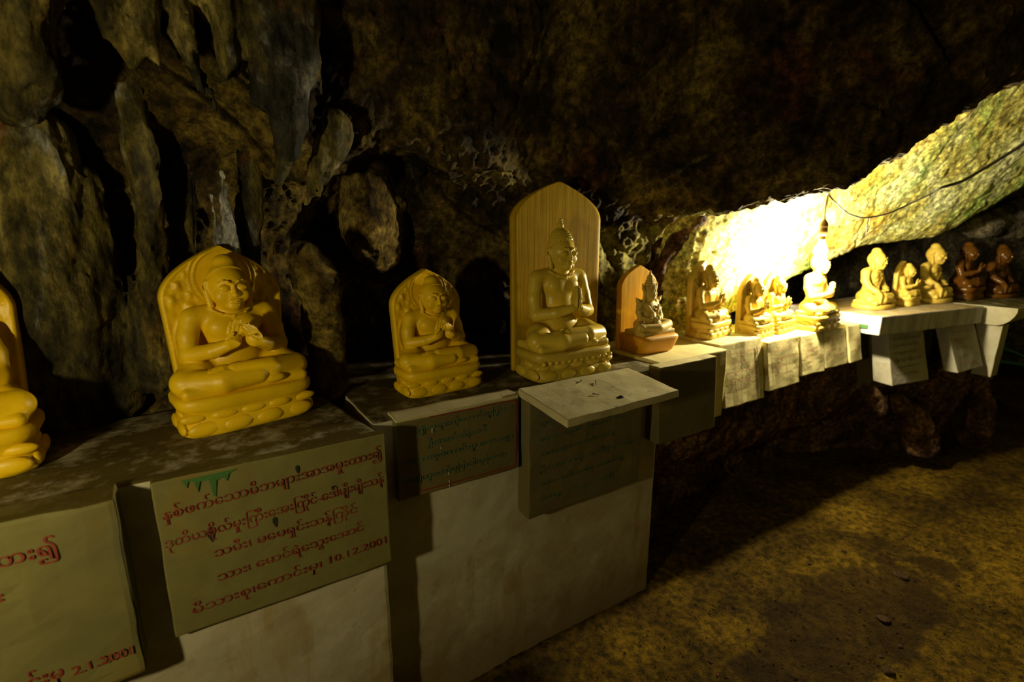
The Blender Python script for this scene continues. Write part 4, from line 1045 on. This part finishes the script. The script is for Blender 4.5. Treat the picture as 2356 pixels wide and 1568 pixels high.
# two dark plaques of the middle plinth
p = obj('inscribed_plaque', blk('inscribed_plaque', 0.402, 0.797, 1.234, 1.263, 0.714, 0.946, bevel=0.004, cuts=10, rough=0.0012), M_STONE_DARK)
obj('pale_cap', blk('pale_cap', 0.404, 0.796, 1.2345, 1.305, 0.9465, 0.956, bevel=0.003, cuts=10, rough=0.0016), M_SLAB, p)
tag(p, 'dark olive plaque with faded green script and a red painted border line', 'plaque')
yf = 1.2335
for t, a, c in (('ဤဘုရားကိုေကာင်းမှုြပုြခင်း', (0.452, 0.905), (0.775, 0.916)), ('ဦးေအာင်သိန်း-ေဒါ်', (0.492, 0.860), (0.680, 0.863)), ('မိသားစုေကာင်းမှု မေလးရွာ', (0.425, 0.818), (0.772, 0.822)), ('အမျှယူေတာ်မူြကပါကုန်ေလာ့', (0.415, 0.762), (0.748, 0.768))):
    text_line(p, t, a, c, yf, M_GREEN, height=0.022, bold=0.004)
quad_strip('red_border', [(0.783, yf, 0.725), (0.787, yf, 0.725), (0.787, yf, 0.943), (0.783, yf, 0.943)], M_RED, p)
quad_strip('red_border', [(0.412, yf, 0.727), (0.783, yf, 0.722), (0.783, yf, 0.726), (0.412, yf, 0.731)], M_RED, p)
quad_strip('red_border', [(0.50, yf, 0.942), (0.783, yf, 0.940), (0.783, yf, 0.944), (0.50, yf, 0.946)], M_RED, p)
for x, z, h in ((0.505, 0.895, 0.016), (0.53, 0.842, 0.006), (0.552, 0.755, 0.008), (0.553, 0.716, 0.022)):
    quad_strip('white_drip', [(x, yf, z), (x + 0.0025, yf, z), (x + 0.003, yf, z + h), (x, yf, z + h)], M_WHITE, p)

p = obj('inscribed_plaque', blk('inscribed_plaque', 0.812, 1.303, 1.198, 1.2625, 0.541, 0.944, bevel=0.005, cuts=10, rough=0.002), M_STONE_DARK)
tag(p, 'large dark plaque with faint green script hanging below the projecting slab', 'plaque')
yf = 1.1975
for i, t in enumerate(('ဗုဒ္ဓံသရဏံဂစ္ဆာမိ', 'ဓမ္မံသရဏံ ဂစ္ဆာမိ မိဘ', 'သံဃံသရဏံ ဂစ္ဆာမိေကာင်းမှု', 'ဦးဘသန်း-ေဒါ်ြမသန်း', 'သား-သမီးတစ်စု ေကာင်းမှု', 'အမျှ အမျှ အမျှ')):
    text_line(p, t, (0.85, 0.855 - 0.052 * i), (1.27 - 0.05 * (i % 3), 0.862 - 0.052 * i), yf, M_GREEN, height=0.020, bold=0.002)

# projecting offering slab and what lies on it
o = obj('offering_slab', hexa('offering_slab', [(0.771, 0.963, 0.946), (1.216, 0.975, 0.946), (1.272, 1.252, 0.946), (0.803, 1.250, 0.946)], [(0.771, 0.963, 0.970), (1.216, 0.975, 0.970), (1.272, 1.252, 0.970), (0.803, 1.250, 0.970)], bevel=0.004, cuts=10, rough=0.0015), M_SLAB)
tag(o, 'pale stone slab jutting out over the plaque, marked with ash', 'slab')

def tube(pts, r, n=8, caps=True):
    P = np.array(pts, float); T = np.gradient(P, axis=0); T /= np.linalg.norm(T, axis=1, keepdims=True) + 1e-9
    up = np.array([0, 0, 1.0]) if abs(T[0, 2]) < 0.9 else np.array([1.0, 0, 0])
    V = []
    for i in range(len(P)):
        a = np.cross(T[i], up); a /= np.linalg.norm(a) + 1e-9; b_ = np.cross(a, T[i])
        rr = r[i] if hasattr(r, '__len__') else r
        for j in range(n):
            th = 2 * math.pi * j / n
            V.append(P[i] + rr * (math.cos(th) * a + math.sin(th) * b_))
    F = [(i * n + j, i * n + (j + 1) % n, (i + 1) * n + (j + 1) % n, (i + 1) * n + j) for i in range(len(P) - 1) for j in range(n)]
    if caps: F += [tuple(range(n - 1, -1, -1)), tuple((len(P) - 1) * n + j for j in range(n))]
    return V, F

def spline(pts, n=60):
    pts = np.array(pts, float)
    return hermite(np.arange(len(pts)), pts, np.linspace(0, len(pts) - 1, n))

for (x, y, a, L, lb) in ((1.00, 1.195, 0.5, 0.022, 'burnt matchstick on the offering slab nearest the praying statue'), (1.035, 1.150, 0.9, 0.030, 'burnt matchstick in the middle of the offering slab'), (0.975, 1.068, 2.4, 0.020, 'burnt matchstick near the front edge of the offering slab')):
    me = mesh_np('matchstick', *tube([(0, 0, 0.0018), (L * 0.4, 0.001, 0.003), (L * 0.8, 0, 0.0035), (L, 0.0, 0.004)], [0.0012, 0.0013, 0.0016, 0.0030], 6))
    t = obj('burnt_matchstick', me, M_CHAR, None, (x, y, 0.970), (0, 0, a)); tag(t, lb, 'matchstick', 'burnt matchsticks on the slab')
F_ = Field((-0.02, -0.016, -0.004), (0.02, 0.016, 0.014), 0.0016)
F_.ell((0, 0, 0.001), (0.013, 0.009, 0.003), 0.003); F_.ell((0.004, 0.001, 0.003), (0.006, 0.005, 0.0035), 0.003)
F_.displace(lambda x, y, z: -0.0012 * fbm(x, y, z, 160, 2), 0.01)
t = obj('candle_stub', mesh_np('candle_stub', *F_.mesh()), M_CHAR, None, (1.012, 1.018, 0.970)); tag(t, 'melted black candle stub at the front of the offering slab', 'candle')

# plaque of the cream shelf block
p = obj('blank_plaque', blk('blank_plaque', 1.392, 1.720, 1.208, 1.2605, 0.664, 0.960, y0b=1.190, bevel=0.004, cuts=8), M_STONE_DARK)
tag(p, 'dark unlettered plaque below the crowned statue', 'plaque')

# row of cream boxes with faded red script; their faces lean out at the foot
row = [(1.888, 2.190, 1.313, 1.264, 0.685, 0.965, 'tallest cream box of the row, with cracked face and faded red script'),
       (2.200, 2.468, 1.292, 1.256, 0.713, 0.945, 'cream box with faded red script below the pair of small statues'),
       (2.474, 2.690, 1.290, 1.252, 0.744, 0.945, 'cream box with faint red script left of the bulb'),
       (2.702, 2.925, 1.292, 1.254, 0.748, 0.945, 'cream box with faint red script below the bulb'),
       (2.940, 3.076, 1.288, 1.246, 0.748, 0.947, 'last cream box of the row beside the marble table')]
words = ['ေကာင်းမှုရှင်မိသားစုများ', 'ဦးလှေမာင် ေဒါ်တင်တင်', 'အမျှေဝသည်', 'ြမို့သူ ြမို့သား', 'မေလး၊ ေမာင်မင်း', 'ေကာင်းမှု']
for i, (x0, x1, yt, yb, z0, z1, lb) in enumerate(row):
    p = obj('inscribed_box', blk('inscribed_box', x0, x1, yt, 1.66, z0, z1, y0b=yb, bevel=0.006, cuts=8, rough=0.002, seed=i * 3.3), M_CREAM)
    tag(p, lb, 'plaque', 'inscribed boxes of the shelf')
    lean = (lambda a, b_, c, d: (lambda z: b_ + (a - b_) * (z - c) / (d - c) - 0.0022))(yt, yb, z0, z1)
    nl = 5 if i == 0 else 4
    for k in range(nl):
        zl = z1 - 0.055 - k * (z1 - z0 - 0.08) / nl
        text_line(p, words[(i + k) % len(words)], (x0 + 0.02 + 0.03 * (k % 2), zl), (x1 - 0.02 - 0.05 * ((k * 2 + i) % 3), zl + 0.004), 0, M_FADEDRED, height=0.020, lean=lean, bold=0.0)
    if i == 0:
        quad_strip('white_panel_edge', [(x1 - 0.048, lean(z0 + .01), z0 + .01), (x1 - 0.044, lean(z0 + .01), z0 + .01), (x1 - 0.044, lean(z1 - .03), z1 - .03), (x1 - 0.048, lean(z1 - .03), z1 - .03)], M_WHITE, p)

# ------------------------------------------------------------------ marble topped table with inscribed supports
tb = empty('marble_table', (0, 0, 0)); tag(tb, 'thick grey marble table carrying five statues at the far end', 'table')
zt = 1.0
obj('marble_top', hexa('marble_top', [(3.08, 1.19, .895), (4.04, 1.035, .895), (4.07, 1.68, .895), (3.107, 1.70, .895)], [(3.08, 1.19, zt), (4.04, 1.035, zt), (4.07, 1.68, zt), (3.107, 1.70, zt)], bevel=0.006, cuts=8), M_MARBLE, tb)
quad = [(3.077, 1.25, .925), (3.077, 1.60, .925), (3.077, 1.60, .945), (3.077, 1.25, .945)]
V_ = [tuple(q) for q in quad] + [(q[0] + 0.006, q[1], q[2]) for q in quad]
obj('green_stripe', mesh_np('green_stripe', V_, [(3, 2, 1, 0), (4, 5, 6, 7), (0, 1, 5, 4), (1, 2, 6, 5), (2, 3, 7, 6), (3, 0, 4, 7)], False), M_BRIGHTGREEN, tb)
obj('support_wall', blk('support_wall', 3.28, 4.08, 1.27, 1.62, 0.52, 0.896, bevel=0.004, cuts=6), M_STONE_DARK, tb)
obj('support_post', blk('support_post', 3.62, 3.73, 1.20, 1.268, 0.585, 0.892, bevel=0.004, cuts=4), M_STONE_PALE, tb)

p = obj('leaning_plaque', hexa('leaning_plaque', [(3.25, 1.152, .592), (3.60, 1.101, .588), (3.60, 1.19, .588), (3.25, 1.25, .60)], [(3.25, 1.214, .892), (3.60, 1.175, .892), (3.60, 1.262, .892), (3.25, 1.30, .892)], bevel=0.005, cuts=8), M_STONE_PALE)
p.data.materials.clear(); p.data.materials.append(M_GREYMARBLE)
tag(p, 'white marble plaque leaning below the left half of the marble table', 'plaque')
def leanA(z): return 1.125 + (1.195 - 1.125) * (z - .59) / .30
for k in range(6):
    a = text_line(p, words[k % 6], (3.285, 0.845 - 0.04 * k), (3.565 - 0.03 * (k % 3), 0.845 - 0.04 * k), 0, M_STONE_DARK, height=0.016, lean=None, bold=0.0)
    me = a.data; n = len(me.vertices); P = np.empty(n * 3, np.float32); me.vertices.foreach_get('co', P); P = P.reshape(-1, 3)
    tz = (P[:, 2] - .59) / .302; tx = (P[:, 0] - 3.25) / .35
    P[:, 1] = (1.152 + (1.101 - 1.152) * tx) * (1 - tz) + (1.214 + (1.175 - 1.214) * tx) * tz - 0.0025 + (P[:, 1] - P[:, 1].mean())
    me.vertices.foreach_set('co', P.ravel()); me.update()
p = obj('leaning_plaque', hexa('leaning_plaque', [(3.75, 1.017, .626), (4.05, .985, .632), (4.05, 1.05, .632), (3.75, 1.085, .626)], [(3.75, 1.113, .896), (4.05, 1.07, .896), (4.05, 1.13, .896), (3.75, 1.17, .896)], bevel=0.005, cuts=8), M_GREYMARBLE)
tag(p, 'white marble plaque leaning below the right half of the marble table', 'plaque')
for k in range(5):
    a = text_line(p, words[(k + 2) % 6], (3.785, 0.85 - 0.045 * k), (4.015 - 0.03 * (k % 3), 0.85 - 0.045 * k), 0, M_FADEDRED, height=0.016, bold=0.0)
    me = a.data; n = len(me.vertices); P = np.empty(n * 3, np.float32); me.vertices.foreach_get('co', P); P = P.reshape(-1, 3)
    tz = (P[:, 2] - .628) / .268; tx = (P[:, 0] - 3.75) / .30
    P[:, 1] = (1.017 + (.985 - 1.017) * tx) * (1 - tz) + (1.113 + (1.07 - 1.113) * tx) * tz - 0.0025 + (P[:, 1] - P[:, 1].mean())
    me.vertices.foreach_set('co', P.ravel()); me.update()

# corbelled bench at the end of the table
bn = empty('corbelled_bench', (0, 0, 0)); tag(bn, 'white corbelled bench with a rounded bracket edge beyond the marble table', 'bench')
prof = [(1.66, 1.0), (.892, 1.0), (.893, .975), (.902, .948), (.918, .922), (.942, .900), (.969, .888), (1.66, .888)]
n = len(prof); V_ = [(4.075, w, z) for w, z in prof] + [(4.86, w, z) for w, z in prof]
F = [tuple(range(n)), tuple(range(2 * n - 1, n - 1, -1))] + [(i, n + i, n + (i + 1) % n, (i + 1) % n) for i in range(n)]
obj('corbel', mesh_np('corbel', V_, F, False), M_WHITE, bn)
obj('bracket_leg', hexa('bracket_leg', [(4.10, .955, .56), (4.22, .955, .56), (4.22, 1.05, .56), (4.10, 1.05, .56)], [(4.10, .948, .889), (4.22, .948, .889), (4.22, 1.075, .889), (4.10, 1.075, .889)], bevel=0.004, cuts=4), M_WHITE, bn)
obj('bracket_leg', blk('bracket_leg', 4.42, 4.78, 1.10, 1.60, 0.40, 0.889, bevel=0.004, cuts=4), M_STONE_DARK, bn)

# statues on the table
def table_statue(pose, loc, rz, sc, mat, label, grp, base=True, **kw):
    r = statue(pose, loc, rz, sc, mat, label, pedestal=False, group=grp, **kw)
    if base:
        V, F = ring_loft([(0, .152, .118, .08), (.004, .158, .122, .085), (.026, .158, .122, .085), (.032, .150, .116, .08)], p=2.6)
        obj('base', mesh_np('oval_base', V, F), mat, r, (0, 0, 0))
        for c in r.children:
            if c.name.split('.')[0] == 'body': c.location.z = 0.031
    return r
TG = 'statues on the marble table'
table_statue('earth', (3.40, 1.385, 1.001), R(0), 0.88, M_GOLDROW, 'yellow statue touching the ground, at the left end of the marble table', TG)
statue('teaching', (3.70, 1.325, 1.001), R(2), 0.58, M_GOLDROW, 'small yellow statue with arched slab between the two larger ones on the marble table', slab=True, petals=False, group=TG)
table_statue('earth', (4.03, 1.315, 1.001), R(0), 0.93, M_GOLDROW, 'yellow statue touching the ground, beside the bronze statue on the marble table', TG)
statue('teaching', (4.385, 1.255, 1.001), R(0), 0.86, M_BRONZE, 'dark brown bronze statue with shiny highlights, left one of two', petals=False, group=TG)
table_statue('earth', (4.71, 1.165, 1.001), R(-8), 0.90, M_BRONZE, 'dark brown bronze statue at the far right end of the bench', TG)

# ------------------------------------------------------------------ lamps
def lathe(prof, n=24):
    V = [(r * math.cos(2 * math.pi * j / n), r * math.sin(2 * math.pi * j / n), z) for r, z in prof for j in range(n)]
    m = len(prof)
    F = [(i * n + j, i * n + (j + 1) % n, (i + 1) * n + (j + 1) % n, (i + 1) * n + j) for i in range(m - 1) for j in range(n)]
    F += [tuple(range(n - 1, -1, -1)), tuple((m - 1) * n + j for j in range(n))]
    return V, F

def hanging_lamp(name, pos, cord_pts, colour, power, label):
    """pos = centre of the glass bulb; the cord runs through cord_pts (world) up to the rock"""
    r = empty(name, pos); tag(r, label, 'lamp')
    R_ = BULB_RADIUS
    prof = [(0.001, -R_)] + [(R_ * math.cos(a), R_ * math.sin(a)) for a in np.linspace(-1.3, 0.75, 12)] + [(0.0175, 0.033), (0.014, 0.045), (0.0132, 0.052)]
    obj('bulb', mesh_np('glass_bulb', *lathe(prof)), glow_mat(name + '_glow', colour, power), r)
    obj('screw_cap', mesh_np('screw_cap', *lathe([(0.0128, 0.052), (0.0134, 0.055), (0.0128, 0.058), (0.0134, 0.061), (0.0128, 0.064), (0.0134, 0.068), (0.0128, 0.074)])), M_BRASS, r)
    obj('lampholder', mesh_np('lampholder', *lathe([(0.0165, 0.074), (0.0195, 0.078), (0.0195, 0.100), (0.0175, 0.108), (0.019, 0.112), (0.019, 0.128), (0.012, 0.142), (0.005, 0.150)])), M_BROWNBAK, r)
    pts = [tuple(np.array(q) - np.array(pos)) for q in cord_pts]
    obj('cord', mesh_np('cord', *tube(spline([(0, 0, 0.148)] + pts, 30), 0.0032, 8)), M_BROWNBAK, r)
    return r

bx, by, bz = SHELF_BULB
hanging_lamp('hanging_bulb', SHELF_BULB, [(bx - 0.006, by, bz + 0.20), (bx + 0.0, by, bz + 0.26), (bx + 0.004, by - 0.02, bz + 0.33)], SHELF_BULB_COLOUR, SHELF_BULB_POWER, 'glaring naked bulb hanging from a cord above the shelf')
nx, ny, nz = NEAR_BULB
hanging_lamp('hanging_bulb', NEAR_BULB, [(nx, ny, nz + 0.5), (nx + 0.01, ny, nz + 1.0), (nx, ny, nz + 1.6)], NEAR_BULB_COLOUR, NEAR_BULB_POWER, 'second naked bulb hanging out of view at the left')

cab = [(2.535, 1.245, 1.655), (2.577, 1.29, 1.617), (2.625, 1.275, 1.575), (2.687, 1.25, 1.532), (2.745, 1.22, 1.512), (2.795, 1.20, 1.512), (2.86, 1.15, 1.530), (2.934, 1.10, 1.572), (2.975, 1.03, 1.620), (2.982, 1.00, 1.644), (3.05, 0.95, 1.672), (3.109, 0.90, 1.723), (3.203, 0.80, 1.83), (3.244, 0.70, 1.943), (3.25, 0.5, 2.15), (3.2, 0.3, 2.6)]
cr = empty('power_cable', cab[0]); tag(cr, 'black power cable sagging across the bright rock from the bulb to the upper right', 'cable')
loc = lambda L: [tuple(np.array(q) - np.array(cab[0])) for q in L]
cp = spline(loc(cab), 150)
obj('cable', mesh_np('power_cable', *tube(cp, np.interp(np.linspace(0, 15, 150), [0, 8.7, 9.3, 15], [0.0040, 0.0042, 0.0068, 0.0068]), 8)), M_BLACK, cr)
q = np.array([2.795, 1.20, 1.512])
lp = [q, q + [-0.012, 0, -0.02], q + [-0.016, 0, -0.045], q + [-0.002, 0, -0.066], q + [0.014, 0, -0.045], q + [0.012, 0, -0.02], q + [0.004, 0, 0.002]]
obj('tie_loop', mesh_np('tie_loop', *tube(spline(loc(lp), 40), 0.0026, 6)), M_BLACK, cr)
kn = [q + [-0.010, 0, -0.085], q + [-0.003, 0, -0.068], q + [0.012, 0, -0.068]]
obj('tie_knot', mesh_np('tie_knot', *tube(spline(loc(kn), 16), [0.001 + 0.0035 * math.exp(-((i - 8) / 3)**2) for i in range(16)], 6)), M_BLACK, cr)
c0 = np.array([2.572, 1.285, 1.620])
lp = [c0, c0 + [-0.010, 0, -0.03], c0 + [-0.012, 0, -0.055], c0 + [0.004, 0, -0.062], c0 + [0.022, 0, -0.055], c0 + [0.026, 0, -0.04]]
obj('cable_curl', mesh_np('cable_curl', *tube(spline(loc(lp), 30), 0.0026, 6)), M_BROWNBAK, cr)

# ------------------------------------------------------------------ broken rocks below the table
for ch, lo, hi, lb in (([[(3.55, 1.22, .42, .07), (3.70, 1.16, .30, .09), (3.78, 1.14, .12, .12)]], (3.35, .95, -.06), (4.0, 1.45, .56), 'tan broken rock below the left marble plaque of the table'),
                       ([[(4.28, 1.04, .48, .06), (4.34, 1.02, .30, .08), (4.38, 1.04, .08, .11)]], (4.1, .84, -.06), (4.6, 1.3, .60), 'stack of tan broken rock below the bench bracket'),
                       ([[(3.30, 1.28, .52, .06), (3.38, 1.24, .40, .06)]], (3.15, 1.12, .28), (3.55, 1.42, .64), 'small tan rock wedged below the table at its left end')):
    blob_rock('broken_rock', ch, lo, hi, M_BROWNROCK, lb, 'rock', k=0.05, h=0.011, amp=0.028, fr=9)

# ------------------------------------------------------------------ small things on the floor
for pts, lb in (([(4.98, 1.72, .64), (5.12, 1.45, .62), (5.25, 1.22, .56), (5.34, 1.08, .50), (5.36, 0.9, .42), (5.3, 0.6, .2), (5.2, 0.2, .02)], 'upper blue water pipe behind the bench at the right edge'),
                ([(5.05, 1.72, .46), (5.2, 1.45, .45), (5.4, 1.25, .42), (5.6, 1.12, .38), (5.7, 0.9, .3), (5.6, 0.5, .02)], 'lower blue water pipe behind the bench at the right edge')):
    o = obj('water_pipe', mesh_np('water_pipe', *tube(spline(pts, 60), 0.012, 10)), M_BLUE); tag(o, lb, 'pipe', 'blue water pipes')

def pebble_mesh(seed, flat):
    nu, nv = 14, 9; V = []
    for i in range(nv + 1):
        ph = -math.pi / 2 + math.pi * i / nv
        for j in range(nu):
            th = 2 * math.pi * j / nu
            V.append((math.cos(ph) * math.cos(th), math.cos(ph) * math.sin(th) * 0.8, math.sin(ph) * flat))
    V = np.array(V); V *= (1 + 0.28 * perlin(V[:, 0] * 1.3 + seed, V[:, 1] * 1.3, V[:, 2] * 1.3))[:, None]
    F = [(i * nu + j, i * nu + (j + 1) % nu, (i + 1) * nu + (j + 1) % nu, (i + 1) * nu + j) for i in range(nv) for j in range(nu)]
    return mesh_np('pebble', V, F)
PEB = [pebble_mesh(k * 3.7, f) for k, f in enumerate((0.45, 0.6, 0.35))]
for me in PEB: me.materials.append(M_BROWNROCK)
spots = [(2.467, .725, .032, 0, 'flat brown stone on the edge of the damp patch'), (2.11, .647, .026, 2, 'ring shaped dark stone in the middle of the damp patch'), (1.86, .53, .024, 1, 'round stone near the lower right of the floor')]
for x, y, r_, k, lb in spots:
    o = obj('stone', PEB[k], None, None, (x, y, floor_z(x, y) + r_ * 0.12), (0, 0, x * 7), (r_,) * 3); tag(o, lb, 'stone')
for i in range(60):
    x = random.uniform(1.0, 3.6); y = random.uniform(0.1, 1.05); r_ = random.choice((.005, .006, .008, .011))
    o = obj('pebble', PEB[i % 3], None, None, (x, y, floor_z(x, y) + r_ * 0.15), (0, 0, random.uniform(0, 6.3)), (r_,) * 3)
    tag(o, 'small brown pebble lying loose on the earth floor', 'pebble', 'loose pebbles on the floor')
for x, y, lb in ((1.358, .836, 'tiny red scrap on the floor at the bottom centre'), (1.781, .521, 'tiny red scrap on the floor near the bottom right'), (1.50, 1.04, 'tiny red scrap on the floor beside the foot of the middle plinth')):
    o = obj('red_scrap', mesh_np('red_scrap', *tube([(-.008, 0, .004), (-.003, .003, .006), (.003, .001, .005), (.008, .004, .003)], [.001, .0025, .0028, .001], 6)), M_RED, None, (x, y, floor_z(x, y)), (0, 0, x * 5)); tag(o, lb, 'scrap')

# crumbs of earth and grit, far too many to count
n = 5200
gx = rng.uniform(0.9, 4.2, n)**1.0; gy = rng.uniform(-0.2, 1.15, n)
gr = 0.0014 + 0.0045 * rng.random(n)**3
octa = np.array([(1, 0, 0), (-1, 0, 0), (0, 1, 0), (0, -1, 0), (0, 0, .8), (0, 0, -.6), ], float)
of = np.array([(0, 2, 4), (2, 1, 4), (1, 3, 4), (3, 0, 4), (2, 0, 5), (1, 2, 5), (3, 1, 5), (0, 3, 5)])
ix = np.clip(np.searchsorted(xs, gx), 0, len(xs) - 1); iy = np.clip(np.searchsorted(ys, gy), 0, len(ys) - 1)
gz = Zf[ix, iy]
an = rng.uniform(0, 6.28, n)
ox = octa[None, :, 0] * np.cos(an)[:, None] - octa[None, :, 1] * np.sin(an)[:, None]
oy = octa[None, :, 0] * np.sin(an)[:, None] + octa[None, :, 1] * np.cos(an)[:, None]
sc_ = gr[:, None] * rng.uniform(0.6, 1.4, (n, 6))
GV = np.stack([gx[:, None] + ox * sc_, gy[:, None] + oy * sc_, gz[:, None] + octa[None, :, 2] * sc_], -1).reshape(-1, 3)
GF = (of[None] + 6 * np.arange(n)[:, None, None]).reshape(-1, 3)
g = obj('loose_grit', mesh_np('loose_grit', GV, GF, True), M_EARTH)
tag(g, 'crumbs of earth and grit strewn over the floor', 'grit', kind='stuff')
